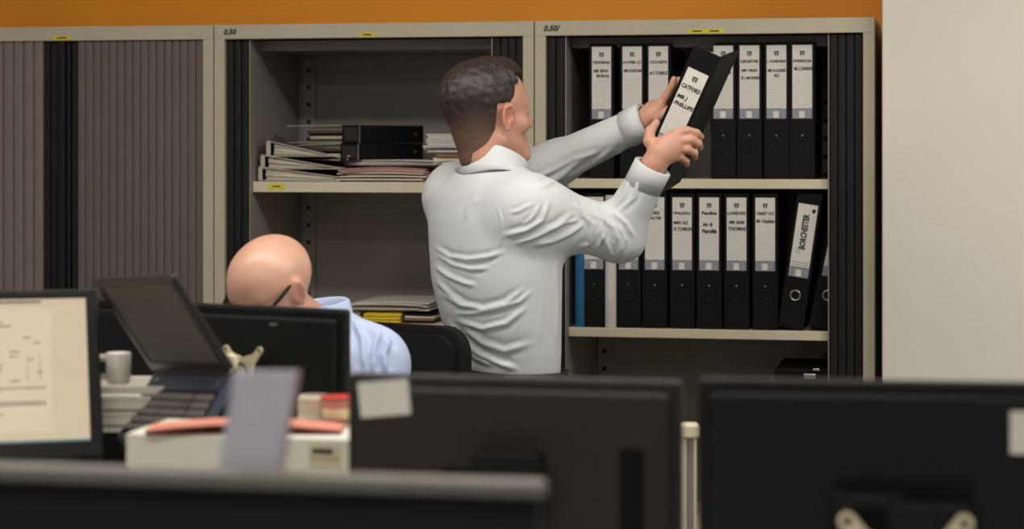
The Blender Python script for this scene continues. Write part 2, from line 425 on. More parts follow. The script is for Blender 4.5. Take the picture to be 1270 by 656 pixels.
# ------------------------------------------------------------------ files and papers in the middle cabinet
def lying_binder(label, corner, yaw, thick, mt, spine_label, pitch=0, open_=0.0, group='files stacked flat on the shelf', length=.33, depth=.27, roll=0):
    # local: spine along +Y at x=0, covers running to -X, flat; end of the binder at y=0
    t = thing('flat_file', label, 'binder', corner, (roll, pitch, yaw), group)
    mb = MB()
    mb.box((-.003, 0, 0), (0, length, thick), .001)
    up = Matrix.Translation((0, 0, thick-.003)) @ Matrix.Rotation(open_, 4, 'Y')
    mb.box((-depth, 0, 0), (-.001, length, .003), .001, 0); mb.box((-depth, 0, 0), (-.001, length, .003), .001, 0, up)
    mb.build('cover', mt, t)
    mb = MB()                                      # board edges show pale at the end
    mb.box((-depth+.002, -.0008, .0002), (-.003, -.0001, .0030)); mb.box((-depth+.002, -.0008, .0002), (-.003, -.0001, .0030), 0, 0, up)
    mb.build('board_edge', 'board_edge', t)
    mb = MB()
    for k in range(5):
        z = .004+k*(thick-.010)/5; a = random.uniform(.0, .05)
        mb.box((-depth+.05+a, .006+random.uniform(0, .01), z), (-.004, length-.01, z+(thick-.010)/5*.94), 0, k % 3)
    mb.build('paper_block', ['binder_grey', 'paper_cream', 'binder_black'], t)
    if spine_label:
        mb = MB(); mb.box((.0002, .004, .006), (.001, .05, thick-.006)); mb.build('spine_label', 'plastic_charcoal', t)
        mb = MB(); mb.box((.0002, .054, .001), (.0016, .059, thick-.001)); mb.build('metal_edge', 'steel', t)
        mb = MB(); mb.cyl((0, length-.03, thick/2), (.002, length-.03, thick/2), .005, n=14); mb.build('rivet', 'steel', t)
    return t
# three with spines at the left, seen end on
zz = zM1
for i, (px, th, op, lb) in enumerate([
    (321, .040, .12, 'bottom grey file of the flat stack, lying on the shelf itself'),
    (324, .040, .16, 'grey file second from the bottom of the flat stack'),
    (331, .044, .22, 'grey file in the middle of the flat stack with thick cream pages')]):
    p = PY(px, 200, .06)
    t = thing('flat_file', lb, 'binder', (p.x, .055, zz+.001), (0, 0, math.radians(-3+3*i)), 'files stacked flat on the shelf')
    mb = MB(); L, D = .32, .23
    T2 = Matrix.Translation((0, 0, th-.003)) @ Matrix.Rotation(op, 4, 'Y')
    mb.box((0, 0, 0), (.003, L, th), .001); mb.box((0, 0, 0), (D, L, .0028), .001); mb.box((0, 0, 0), (D, L, .0028), .001, 0, T2)
    mb.build('cover', 'binder_grey', t)
    mb = MB(); mb.box((.0002, -.0012, .001), (.012, -.0002, th-.003), .0004); mb.box((.003, -.0012, .0004), (D, -.0002, .003)); mb.box((.003, -.0012, .0004), (D, -.0002, .003), 0, 0, T2)
    mb.build('board_edge', 'board_edge', t)
    mb = MB()
    for k in range(8):
        R_ = Matrix.Translation((.02, 0, .004+k*(th-.012)/8)) @ Matrix.Rotation(op*k/8, 4, 'Y')
        mb.box((0, .003+random.uniform(0, .008), 0), (D-.03-random.uniform(0, .03), L-.02, (th-.012)/8*.7), 0, k % 2, R_)
    mb.build('paper_block', ['paper_sheets', 'paper_cream'], t)
    zz += th*(.84 if i else .80)
# two black ones on top, spines to the right
zt = PY(440, 199, .1).z
for i, (th, lb, op) in enumerate([(.046, 'lower of the two black binders lying on top of the flat stack', -.02), (.048, 'topmost black binder lying flat on the stack of files', .0)]):
    c = PY(425-(i == 0)*2, 190, .05)
    lying_binder(lb, (c.x, .05, zt+i*.0465), math.radians(-36+i*1.0), th, 'binder_black', True, open_=op, roll=math.radians(0), length=.285, depth=.245)
# loose paper bundles
def bundle(name, label, loc, yaw, size, n, mats, thick, group='paper bundles in the open cabinet', mess=.012, sag=.0, cat='papers'):
    t = thing(name, label, cat, loc, (0, 0, yaw), group)
    mb = MB(); z = 0
    for k in range(n):
        th = thick/n; a, b = random.uniform(-mess, mess), random.uniform(-mess, mess); r = Matrix.Rotation(random.uniform(-.05, .05), 4, 'Z')
        nx = 8; vs = []; fs = []
        for j in range(nx+1):
            u = -size[0]/2+size[0]*j/nx
            dz = sag*math.sin(PI*j/nx)*(k/n)+abs(u/size[0])*random.uniform(0, .2)*th
            for y_, z_ in ((-size[1]/2, 0), (size[1]/2, 0), (size[1]/2, th*.8), (-size[1]/2, th*.8)): vs.append((u+a, y_+b, z+z_+dz))
        for j in range(nx):
            for q in range(4): fs.append([j*4+q, j*4+(q+1) % 4, j*4+4+(q+1) % 4, j*4+4+q])
        fs += [[3, 2, 1, 0], [nx*4+i for i in range(4)]]
        mb.raw(vs, fs, k % len(mats), False, r); z += th
    mb.build('sheets', mats, t)
    return t
def at_shelf(px, z, y): p = PY(px, 222, y); return (p.x, y, z+.0006)
bundle('paper_bundle', 'pink and white loose papers lying on the shelf left of the standing man', at_shelf(490, zM1, .19), .05, (.235, .27), 9, ['pink_card', 'paper', 'pink_card', 'paper', 'paper_sheets', 'paper_cream'], .034, sag=.006)
bundle('paper_bundle', 'white papers fanned over the pink bundle on the upper shelf', at_shelf(505, zM1+.043, .2), -.16, (.26, .22), 5, ['paper', 'paper_sheets'], .012, sag=.004)
bundle('document_folder', 'brown folder of papers on the upper shelf behind the neck of the standing man', at_shelf(590, zM1, .24), .12, (.19, .24), 7, ['brown_card', 'paper', 'paper_cream'], .075)
bundle('paper_bundle', 'crumpled white papers piled on the brown folder beside the man\'s collar', at_shelf(585, zM1+.078, .24), -.12, (.17, .22), 8, ['paper', 'paper_sheets', 'white_card'], .05, mess=.014)
bundle('paper_bundle', 'white papers topping the pile on the lower shelf beside the seated man', at_shelf(495, zM2+.032, .19), .04, (.20, .25), 6, ['paper', 'paper_sheets', 'white_card'], .020, sag=.004)
bundle('document_folder', 'yellow folder under white papers on the lower shelf', at_shelf(487, zM2, .17), 0.0, (.100, .25), 3, ['yellow_card'], .027, mess=.002, cat='folder')
bundle('document_folder', 'dark folder at the right of the yellow one on the lower shelf', at_shelf(534, zM2, .19), .0, (.080, .25), 4, ['binder_black', 'brown_card', 'paper_sheets'], .026, mess=.004, cat='folder')
bundle('paper_bundle', 'grey papers at the left of the yellow folder on the lower shelf', at_shelf(446, zM2, .2), .05, (.062, .25), 5, ['white_card', 'paper_sheets'], .026, mess=.003)

# ------------------------------------------------------------------ desks and the things on them
ZD = .74
def desk(label, x0, x1, y0, y1):
    t = thing('desk', label, 'desk', ((x0+x1)/2, (y0+y1)/2, 0)); hx, hy = (x1-x0)/2, (y1-y0)/2
    mb = MB(); mb.box((-hx, -hy, ZD-.026), (hx, hy, ZD), .003); mb.build('desktop', 'desk_white', t)
    for sx in (-1, 1):
        for sy in (-1, 1):
            mb = MB(); mb.box((sx*(hx-.1)-.03, sy*(hy-.08)-.03, 0), (sx*(hx-.1)+.03, sy*(hy-.08)+.03, ZD-.0265), .003); mb.build('leg', 'alu_trim', t)
    return t
desk('white office desk nearest the camera, behind the low partition', -1.9, 1.95, -3.13, -2.24)
desk('white office desk in front of the seated man', -1.9, .62, -2.235, -1.4)
# low partition at the front
YP = -3.17
pr = P(681, 600, 2.42)
t = thing('partition', 'low dark desk partition with a pale grey top rail across the foreground', 'partition', (pr.x-1.3, YP, 0))
zt_ = PY(640, 605, YP).z
mb = MB(); mb.box((-1.3, -.012, .02), (1.295, .012, zt_-.0105), .002); mb.build('fabric_panel', 'fabric_black', t)
mb = MB(); mb.box((-1.3, -.018, zt_-.010), (1.3, .018, zt_+.009), .004); mb.build('top_rail', 'alu_trim', t)
for sx in (-1.1, 1.1):
    mb = MB(); mb.box((sx-.03, -.03, 0), (sx+.03, .03, .0198), .003); mb.build('foot', 'alu_trim', t)

def frame_T(o, h, k, n):
    m = Matrix((( h.x, k.x, n.x, o.x), (h.y, k.y, n.y, o.y), (h.z, k.z, n.z, o.z), (0, 0, 0, 1))); return m
def yaw_of(v): return math.atan2(v.y, v.x)

def vesa_plate(mb, c, s, mi=0):                    # horned bracket plate facing -Y around c, horn span s
    pts = []
    def arc(cx, cz, r, a0, a1, n=8): return [(cx+r*math.cos(math.radians(a0+(a1-a0)*i/n)), cz+r*math.sin(math.radians(a0+(a1-a0)*i/n))) for i in range(n+1)]
    h = s/2; r = s*.085
    pts += arc(h, h*.62, r, -45, 135)
    pts += [(h*.66, h*.46), (h*.42, h*.36), (h*.2, h*.32), (h*.12, h*.24), (-h*.12, h*.24), (-h*.2, h*.32), (-h*.42, h*.36), (-h*.66, h*.46)]
    pts += arc(-h, h*.62, r, 45, 225)
    pts += [(-h*.72, -h*.05), (-h*.62, -h*.5), (-h*.5, -h*.9), (h*.5, -h*.9), (h*.62, -h*.5), (h*.72, -h*.05)]
    T = Matrix.Translation(c) @ FACE
    mb.prism([(x, y) for x, y in pts][::-1], 0, .004, mi, T, bev=.001)
    for sx in (-1, 1):
        cc = T @ Vector((sx*h, h*.62, .0041)); mb.cyl(cc, cc+Vector((0, -.001, 0)), r*.42, n=12, mi=1)
def monitor_back(label, pl, pr_, top, bottom, group, sticker, plate=None, recess=None, nk=(0, .05, .10), cm='plastic_charcoal'):
    # pl, pr_: world points of the upper left / right corners as the camera sees them (the back faces the camera)
    v = pr_-pl; wd = math.hypot(v.x, v.y); mid = (pl+pr_)/2
    t = thing('monitor', label, 'monitor', (mid.x, mid.y, ZD), (0, 0, yaw_of(v)), group)
    z1 = mid.z-ZD; z0 = z1-(top-bottom); h = wd/2
    mb = MB(); mb.box((-h, .0, z0), (h, .022, z1), .006); mb.box((-h+.015, -.012, z0+.02), (h-.015, .001, z1-.018), .010)
    if recess:
        for (a, b, c, d) in recess: mb.box((a, -.0135, c), (b, -.0118, d), .0004, 1)
    mb.build('casing', [cm, 'plastic_dark'], t)
    mb = MB(); mb.quad(h-.016, z0+.02, -h+.016, z1-.016, .0225); mb.raw([(h-.016, .0225, z0+.02), (-h+.016, .0225, z0+.02), (-h+.016, .0225, z1-.016), (h-.016, .0225, z1-.016)], [[0, 1, 2, 3]])
    mb.build('screen', 'laptop_panel', t)
    if sticker:
        for (a, b, c, d, rot) in sticker:
            T = Matrix.Translation(((a+b)/2, -.0132, (c+d)/2)) @ Matrix.Rotation(rot, 4, 'Y')
            mb = MB(); mb.box((-(b-a)/2, -.0006, -(d-c)/2), ((b-a)/2, 0, (d-c)/2), .0002, 0, T); mb.build('sticker', 'sticker_white', t)
    zc = (z0+z1)/2
    mb = MB(); mb.box((-.03, -.042, 0.012), (.03, -.02, zc), .006); mb.box((nk[0]-nk[1], -.042, zc-.06), (nk[0]+nk[1], -.0125, z1-nk[2]), .006); mb.box((-.05, -.03, zc-.05), (nk[0], -.0125, zc), .004)
    mb.build('stand_neck', 'plastic_black', t)
    mb = MB(); mb.lathe([(0.001, 0.0005), (.11, .0005), (.112, .006), (.10, .012), (.001, .014)], c=(0, -.03, 0)); mb.build('stand_base', 'plastic_black', t)
    if plate:
        mb = MB(); cx, cz, s = plate; vesa_plate(mb, (cx, -.047, cz), s); mb.build('mounting_bracket', ['bracket_cream', 'plastic_dark'], t)
    return t, z0, z1, h
DM = 3.05
# middle foreground monitor
pl, pr2 = P(431, 463, 3.12), P(846, 461, 3.02); pr2.z = pl.z
sc = FPX/3.07
monitor_back('dark monitor back in the centre foreground, white sticker at its upper left', pl, pr2, pl.z, pl.z-.30, 'monitors seen from behind in the foreground',
   [(-.232+.012, -.232+.086, pl.z-ZD-.058, pl.z-ZD-.008, math.radians(-6))], recess=[(-.10, .02, pl.z-ZD-.150, pl.z-ZD-.128), (.155, .19, pl.z-ZD-.29, pl.z-ZD-.095)])
pl, pr2 = P(866, 469, 2.92), P(1295, 480, 2.86); pr2.z = pl.z
hw = (pr2-pl).length/2
monitor_back('dark monitor back at the right foreground with a cream horned bracket', pl, pr2, pl.z, pl.z-.29, 'monitors seen from behind in the foreground',
   [(hw-.045, hw-.006, pl.z-ZD-.092, pl.z-ZD-.036, 0)], plate=(.045, pl.z-ZD-.225, .150), recess=[(-.045, .135, pl.z-ZD-.157, pl.z-ZD-.128)], cm='plastic_black', nk=(.045, .088, .155))
# monitor of the seated man
pl, pr2 = P(110, 365, 4.16), P(428, 390, 3.88); pr2.z = pl.z = (pl.z+pr2.z)/2
hm = (pr2-pl).length/2
t, z0, z1, h = monitor_back('black monitor back with a cream horned bracket, in front of the bald man', pl, pr2, pl.z, pl.z-.29, None,
   None, plate=(.104, pl.z-ZD-.098, .074), cm='plastic_black', nk=(.104, .03, .11))
mb = MB(); mb.box((-.018+.155, -.0137, z1-.033), (.018+.135, -.0121, z1-.029), .0002); mb.build('maker_badge', 'alu_trim', t)
mb = MB(); mb.cyl((.083, -.066, z1-.100), (.083, -.0515, z1-.100), .017, n=6, smooth=False); mb.build('bracket_knob', 'bracket_cream', t)
mb = MB(); mb.tube([(.104+.016*math.cos(a), -.056, z1-.126+.026*math.sin(a)) for a in [PI*i/16 for i in range(17)]], .0022); mb.build('cable', 'plastic_dark', t)

# left monitor with a lit document
c0 = P(127, 566, 3.70)                         # lower right corner
psi = math.radians(15.5)
hd = cdir(math.cos(psi), math.sin(psi)).normalized(); nd = cdir(math.sin(psi), -math.cos(psi)).normalized()
t = thing('monitor', 'lit monitor at the left edge showing a white document page, screen facing the camera', 'monitor', (c0.x-hd.x*.231, c0.y-hd.y*.231, ZD), (0, 0, yaw_of(hd)))
tilt = Matrix.Translation((0, 0, c0.z-ZD)) @ Matrix.Rotation(math.radians(-24), 4, 'X') @ Matrix.Scale(.935, 4)
mb = MB(); WW, HH = .50, .325
for a, b in (((-.25, 0, 0), (.25, .03, .032)), ((-.25, 0, HH-.016), (.25, .03, HH)), ((-.25, 0, .03), (-.225, .03, HH-.01)), ((.227, 0, .03), (.25, .03, HH-.01))): mb.box(a, b, .003, 0, tilt)
mb.box((-.248, .008, .002), (.248, .045, HH-.002), .006, 0, tilt); mb.build('casing', 'plastic_black', t)
mb = MB(); q = .0072
mb.quad(-.225, .032, .227, HH-.016, q, 0, tilt)
mb.quad(-.225, .032, .227, .037, q-.0003, 3, tilt)
mb.quad(-.2, HH-.024, .145, HH-.020, q-.0003, 4, tilt)
mb.quad(-.10, .052, .162, HH-.034, q-.0002, 1, tilt)
for (u0, u1, v0) in ((.045, .075, .262), (.045, .09, .255), (.045, .065, .232), (.045, .07, .222), (.045, .065, .212), (.045, .07, .203), (.055, .075, .180), (.05, .072, .172), (.05, .07, .165), (.11, .125, .232), (.13, .142, .222), (.085, .105, .205), (.085, .1, .196), (.12, .13, .190), (.135, .145, .165), (.085, .105, .149), (.05, .15, .135), (.05, .07, .128), (.06, .15, .108), (.05, .15, .103), (.05, .072, .086), (-.08, .02, .25), (-.08, .0, .2), (-.08, .03, .135)):
    mb.quad(u0, v0, u1, v0+.0024, q-.0004, 2, tilt)
for (u0, v0, u1, v1) in ((.118, .15, .119, .2), (.14, .15, .141, .2)): mb.quad(u0, v0, u1, v1, q-.0004, 2, tilt)
mb.build('screen', ['screen_bg', 'screen_page', 'screen_text', 'screen_teal', 'screen_bar'], t)
mb = MB(); zq = c0.z-ZD; mb.box((.0, .02, .012), (.06, .045, zq-.016), .005); mb.box((.0, .03, zq-.04), (.06, .13, zq-.018), .005); mb.box((.0, .105, zq-.035), (.06, .13, zq+.12), .005); mb.build('stand_neck', 'alu_trim', t)
mb = MB(); mb.lathe([(.001, .0005), (.12, .0005), (.122, .008), (.10, .013), (.001, .015)], c=(.03, .03, 0)); mb.build('stand_base', 'plastic_black', t)

# laptop on a steep stand
hL = cdir(.665, -.744, .064).normalized(); kL = cdir(-.418, -.442, -.794).normalized(); sL = cdir(-.46, -.34, .82).normalized()
kL = (kL-hL*kL.dot(hL)).normalized(); sL = (sL-hL*sL.dot(hL)).normalized()
LS0 = .935
oL = CAM + (Rv*-.591 + Fv*4.023 + Uv*-.417)*LS0
LW, LK, LS = .262*LS0, .150*LS0, .215*LS0
nK = hL.cross(-kL).normalized()                # keyboard normal (towards the viewer)
nS = (sL.cross(hL)*-1).normalized()
nS = hL.cross(sL).normalized()
base = Vector((oL.x, oL.y, ZD))
t = thing('laptop', 'open black laptop with a blank dark screen propped on a steep stand', 'laptop', oL)
TK = frame_T(Vector((0, 0, 0)), hL, -kL, nK)   # x along hinge, y up the keyboard, z out
TS = frame_T(Vector((0, 0, 0)), hL, sL, nS)
mb = MB(); mb.box((-LW/2, -LK, -.018), (LW/2, 0, 0), .005, 0, TK); mb.build('keyboard_base', 'laptop_navy', t)
kb = t.children[0]
mb = MB(); mb.box((-LW/2+.01, -LK+.014, -.001), (LW/2-.01, -.038, .0006), .0003, 0, TK)
rows = 5
for r_ in range(rows):
    for c_ in range(15):
        x = -LW/2+.014+c_*(LW-.028)/15; y = -.042-(r_+1)*(LK-.062)/rows
        gap = .004 if c_ >= 11 else 0
        mi = 1 if not (r_ == 1 and c_ in (9, 10)) else 2
        mb.box((x+gap, y+.001, .0006), (x+gap+(LW-.028)/15*.82-(.002 if c_ >= 14 else 0), y+(LK-.062)/rows*.86, .0026), .0006, mi, TK)
mb.build('keys', ['plastic_dark', 'key_grey', 'key_light'], t)
mb = MB(); mb.box((-LW/2, .004, -.011), (LW/2, LS, 0), .004, 0, TS)
for a, b in (((-LW/2, .004, 0), (LW/2, .022, .003)), ((-LW/2, LS-.014, 0), (LW/2, LS, .003)), ((-LW/2, .02, 0), (-LW/2+.014, LS-.01, .003)), ((LW/2-.014, .02, 0), (LW/2, LS-.01, .003))): mb.box(a, b, .001, 0, TS)
lid = mb.build('lid', 'laptop_black', t)
mb = MB(); mb.box((-LW/2+.014, .022, .0002), (LW/2-.014, LS-.014, .001), 0, 0, TS); mb.build('screen', 'laptop_panel', lid)
mb = MB(); mb.cyl(hL*(-LW/2+.02), hL*(LW/2-.02), .007, n=12); mb.build('hinge', 'laptop_black', t)
mb = MB(); mb.box((-LW/2+.02, -.02, .0), (-LW/2+.034, -.014, .0012), .0003, 0, TK); mb.build('status_light', 'steel', t); mb = MB(); mb.box((LW/2-.03, -.03, 0), (LW/2-.024, -.016, .0012), .0003, 0, TK); mb.build('status_light', 'steel', t)
# stand under it
t = thing('laptop_stand', 'black sloping stand under the open laptop', 'stand', base)
off = oL-base
T3 = Matrix.Translation(off) @ TK
mb = MB(); mb.box((-.10, -LK-.012, -.026), (.10, .0, -.0186), .002, 0, T3); mb.box((-.10, -LK-.016, -.026), (.10, -LK-.003, -.004), .002, 0, T3); mb.build('rest_plate', 'plastic_black', t)
pb = T3 @ Vector((0, -.05, -.027)); fl = Vector((pb.x, pb.y, .012))
mb = MB(); mb.cyl(fl, pb, .016); mb.build('stem', 'plastic_black', t)
mb = MB(); mb.lathe([(.001, .0005), (.075, .0005), (.077, .006), (.068, .012), (.001, .013)], c=(pb.x, pb.y, 0)); mb.build('foot', 'plastic_black', t)

# stack of white trays and the white cup
pt = P(172, 472, 3.88)
TH_ = .081; zb_ = pt.z-TH_
t = thing('box_file', 'dark box file under the white letter trays', 'box file', (pt.x, pt.y, ZD+.0006), (0, 0, TH))
mb = MB(); mb.box((-.105, -.08, 0), (.028, .045, zb_-ZD-.0012), .004); mb.build('case', 'binder_black', t)
mb = MB(); mb.box((-.06, -.083, .05), (-.01, -.0803, .10), .001); mb.build('label_holder', 'plastic_charcoal', t)
for k in range(3):
    zz_ = zb_+k*(TH_/3)
    t = thing('letter_tray', ['bottom', 'middle', 'top'][k]+' white plastic letter tray in the stack behind the laptop', 'letter tray', (pt.x, pt.y, zz_), (0, 0, TH), 'white letter trays')
    hh = TH_/3-.0006; a, b = .12, .085
    mb = MB()
    mb.box((-a, -b, 0), (a, b, .004), .001); mb.box((-a, -b, .002), (-a+.004, b, hh), .001); mb.box((a-.004, -b, .002), (a, b, hh), .001); mb.box((-a, b-.004, .002), (a, b, hh), .001)
    mb.box((-a, -b-.004, hh-.014), (a, -b, hh), .002)
    mb.box((-a, -b-.001, 0), (a, -b+.003, hh*.35), .001)
    mb.build('tray_body', 'plastic_white', t)
pc = P(147, 470, 3.83)
t = thing('cup', 'small white cup with a square handle standing on the letter trays', 'cup', (pc.x, pc.y, pt.z+.0004), (0, 0, TH))
mb = MB(); mb.lathe([(.001, .0), (.0195, 0), (.0205, .003), (.0215, .054), (.0195, .054), (.0185, .006), (.001, .005)]); mb.build('cup_body', 'plastic_white', t)
mb = MB(); mb.tube([(-.019, 0, .045), (-.036, 0, .046), (-.041, 0, .042), (-.041, 0, .018), (-.036, 0, .012), (-.019, 0, .012)], .0055, 10); mb.build('handle', 'plastic_white', t)

# white archive box with papers, jar and tub on it
pb = P(158, 541, 3.40); pe = P(432, 541, 3.33)
bx = thing('archive_box', 'white cardboard box with a small printed label, behind the low partition', 'box', ((pb.x+pe.x)/2, (pb.y+pe.y)/2, ZD+.0005), (0, 0, yaw_of(pe-pb)))
hx = math.hypot(pe.x-pb.x, pe.y-pb.y)/2; hz = (pb.z+pe.z)/2-ZD
mb = MB(); mb.box((-hx, .003, 0), (hx, .185, hz-.05), .002); mb.build('carton', 'box_white', bx)
mb = MB(); mb.box((-hx-.003, 0, hz-.052), (hx+.003, .188, hz-.0005), .003); mb.build('lid', 'box_white', bx)
mb = MB(); lx = hx-.012; mb.box((lx-.05, -.0012, hz-.045), (lx, -.0003, hz-.01), 0, 0); mb.quad(lx-.045, hz-.024, lx-.012, hz-.016, -.0015, 1); mb.quad(lx-.05, hz-.032, lx, hz-.0305, -.0015, 1)
mb.build('printed_label', ['paper_cream', 'ink'], bx)
zb = ZD+hz+.0008
def on_box(px, d): p = P(px, 540, d); return Vector((p.x, p.y, zb))
o = on_box(306, 3.43)
t = thing('card_folder', 'salmon pink card folder lying on top of the white box', 'folder', o, (0, 0, TH))
mb = MB(); n = 12; vs = []
for j in range(n+1):
    u = -.152+.304*j/n
    zc_ = .004+.010*math.sin(PI*(j/n))**1
    vs.append((u, zc_))
mb.raw([(u, -.050, z_) for u, z_ in vs]+[(u, .040, z_) for u, z_ in vs]+[(u, -.050, z_+.0022) for u, z_ in vs]+[(u, .040, z_+.0022) for u, z_ in vs],
   [[i, i+1, n+1+i+1, n+1+i] for i in range(n)]+[[2*(n+1)+i, 3*(n+1)+i, 3*(n+1)+i+1, 2*(n+1)+i+1] for i in range(n)]+[[i, 2*(n+1)+i, 2*(n+1)+i+1, i+1] for i in range(n)]+[[n+1+i, n+2+i, 3*(n+1)+i+1, 3*(n+1)+i] for i in range(n)])
mb.build('top_flap', 'salmon_card', t)
mb = MB(); mb.box((-.152, -.052, 0), (.152, .040, .0035), .001); mb.build('bottom_flap', 'maroon_card', t)
o = on_box(383, 3.50); o.z = zb+.0004
t = thing('jar', 'beige ribbed jar standing on the box left of the red-lidded tub', 'jar', o+Vector((0, .03, -.0)), (0, 0, 0)); t.scale = (1, 1, .66)
mb = MB(); mb.lathe([(.001, 0), (.024, 0), (.026, .004), (.026, .018), (.0245, .022), (.026, .026), (.026, .044), (.0245, .048), (.026, .052), (.025, .062), (.022, .066), (.020, .066), (.023, .058), (.023, .008), (.001, .006)]); mb.build('jar_body', 'jar_beige', t)
mb = MB(); mb.lathe([(.0262, .008), (.0266, .008), (.0266, .016), (.0262, .016)]); mb.build('jar_band', 'white_card', t)
o = on_box(416, 3.48); o.z = zb+.0004
t = thing('food_tub', 'cream food tub with a red lid and red label, on the box beside the jar', 'tub', o+Vector((0, .02, 0))); t.scale = (1, 1, .64)
mb = MB(); mb.lathe([(.001, 0), (.0235, 0), (.0255, .004), (.027, .066), (.001, .066)]); mb.build('tub_body', 'tub_cream', t)
mb = MB(); mb.lathe([(.0264, .044), (.0272, .044), (.0278, .06), (.0270, .06)]); mb.build('label_band', 'tub_pink', t)
mb = MB(); mb.lathe([(.0258, .008), (.0263, .008), (.0266, .016), (.0258, .016)]); mb.build('label_stripe', 'maroon_card', t)
mb = MB(); mb.lathe([(.027, .0655), (.029, .0655), (.0292, .070), (.027, .0715), (.001, .072)]); mb.build('lid', 'tub_red', t)

# lavender card holder near the lens, standing on the desk just behind the partition
DL = 2.52
a, b, c, d = P(270, 590, DL), P(347, 590, DL), P(368, 461, DL), P(291, 461, DL)
t = thing('display_panel', 'blurred lavender grey tilted panel standing behind the partition rail', 'panel', ((a.x+b.x)/2, (a.y+b.y)/2, ZD+.0006), (0, 0, TH))
wq = (b-a).length/2; zl = a.z-ZD; zh = d.z-ZD; sh = (d-a).dot(Rv)
k_ = sh/(zh-zl); sl = lambda z: k_*(z-zl)
mb = MB(); T_ = FACE
mb.prism([(-wq+sl(.012), .012), (wq+sl(.012), .012), (wq+sl(zh), zh), (-wq+sl(zh), zh)], -.006, .006, 0, FACE, bev=.0015); mb.build('panel_sheet', 'lavender_card', t)
mb = MB(); mb.prism([(wq+sl(.012), .012), (wq+.004+sl(.012), .012), (wq+.004+sl(zh), zh), (wq+sl(zh), zh)], -.007, .007, 0, FACE, bev=.001); mb.build('panel_edge', 'lavender_edge', t)
mb = MB(); mb.box((-wq-.03+sl(0), -.035, 0), (wq+.03+sl(0), .05, .012), .003); mb.build('panel_foot', 'alu_trim', t)

# cream end post of a screen behind the monitors
pp = P(852, 525, 4.25)
t = thing('screen_post', 'cream metal post with a pale cap seen between the two foreground monitors', 'post', (pp.x, pp.y, 0), (0, 0, TH))
mb = MB(); mb.box((-.018, -.02, 0), (-.002, .02, pp.z-.026), .002); mb.box((.012, -.02, 0), (.017, .02, pp.z-.026), .002); mb.build('upright', 'cream_edge', t)
mb = MB(); mb.box((-.003, -.012, .0), (.013, .014, pp.z-.026)); mb.build('glazing_strip', 'inner_metal', t)
mb = MB(); mb.box((-.022, -.024, pp.z-.026), (.022, .024, pp.z), .004); mb.build('cap', 'cream_edge', t)

# ------------------------------------------------------------------ people: smooth distance fields turned into one continuous skin
class Field:
    def __init__(s, lo, hi, res):
        s.lo = np.array(lo, float); s.res = res; s.n = np.ceil((np.array(hi)-s.lo)/res).astype(int)+1
        s.a = np.full(s.n, 9.0, np.float32)
    def _sub(s, lo, hi):
        i0 = np.maximum(np.floor((np.array(lo)-s.lo)/s.res).astype(int), 0); i1 = np.minimum(np.ceil((np.array(hi)-s.lo)/s.res).astype(int)+1, s.n)
        if (i1 <= i0).any(): return None, None
        g = np.meshgrid(*[s.lo[k]+s.res*np.arange(i0[k], i1[k]) for k in range(3)], indexing='ij')
        return tuple(slice(i0[k], i1[k]) for k in range(3)), np.stack(g, -1).astype(np.float32)
    def op(s, prim, k=.01, mode='add', bound=None):
        fn, lo, hi = prim; m = k+.03
        sl, p = s._sub(np.array(lo)-m, np.array(hi)+m)
        if sl is None: return
        d = fn(p); A = s.a[sl]
        if bound is not None: d = np.maximum(d, bound(p))
        if mode == 'sub': d = -d; h = np.clip(.5-.5*(d-A)/k, 0, 1) if k > 0 else None
        if k <= 0:
            s.a[sl] = np.maximum(A, d) if mode == 'sub' else np.minimum(A, d); return
        if mode == 'add':
            h = np.clip(.5+.5*(A-d)/k, 0, 1); s.a[sl] = A*(1-h)+d*h-k*h*(1-h)
        else:
            h = np.clip(.5+.5*(d-A)/k, 0, 1); s.a[sl] = A*(1-h)+d*h+k*h*(1-h)
    def mesh(s):
        a = s.a; n = a.shape; ins = a < 0
        c = [ins[x:n[0]-1+x, y:n[1]-1+y, z:n[2]-1+z] for x in (0, 1) for y in (0, 1) for z in (0, 1)]
        cnt = sum(q.astype(np.uint8) for q in c); act = (cnt > 0) & (cnt < 8)
        I = np.argwhere(act); idx = np.full(act.shape, -1, np.int32); idx[tuple(I.T)] = np.arange(len(I))
        acc = np.zeros((len(I), 3)); num = np.zeros(len(I))
        cor = [(x, y, z) for x in (0, 1) for y in (0, 1) for z in (0, 1)]
        val = [a[I[:, 0]+x, I[:, 1]+y, I[:, 2]+z] for x, y, z in cor]
        for i in range(8):
            for j in range(i+1, 8):
                if sum(abs(cor[i][k]-cor[j][k]) for k in range(3)) != 1: continue
                va, vb = val[i], val[j]; m = (va < 0) != (vb < 0); t = np.where(m, va/np.where(m, va-vb, 1), 0)
                for k in range(3): acc[:, k] += np.where(m, cor[i][k]+t*(cor[j][k]-cor[i][k]), 0)
                num += m
        V = (I+acc/num[:, None])*s.res+s.lo
        F = []
        for ax in range(3):
            o1, o2 = (ax+1) % 3, (ax+2) % 3
            s0 = [slice(None)]*3; s1 = [slice(None)]*3; s0[ax] = slice(0, -1); s1[ax] = slice(1, None)
            A, B = ins[tuple(s0)], ins[tuple(s1)]
            E = np.argwhere(A != B); fl = A[tuple(E.T)]
            ok = (E[:, o1] > 0) & (E[:, o2] > 0) & (E[:, o1] < n[o1]-1) & (E[:, o2] < n[o2]-1); E = E[ok]; fl = fl[ok]
            q = []
            for d1, d2 in ((-1, -1), (0, -1), (0, 0), (-1, 0)):
                e = E.copy(); e[:, o1] += d1; e[:, o2] += d2; q.append(idx[tuple(e.T)])
            q = np.stack(q, 1); q[~fl] = q[~fl][:, ::-1]; F.append(q)
        return V, np.concatenate(F)
def arr(v): return np.array(v[:], np.float32)
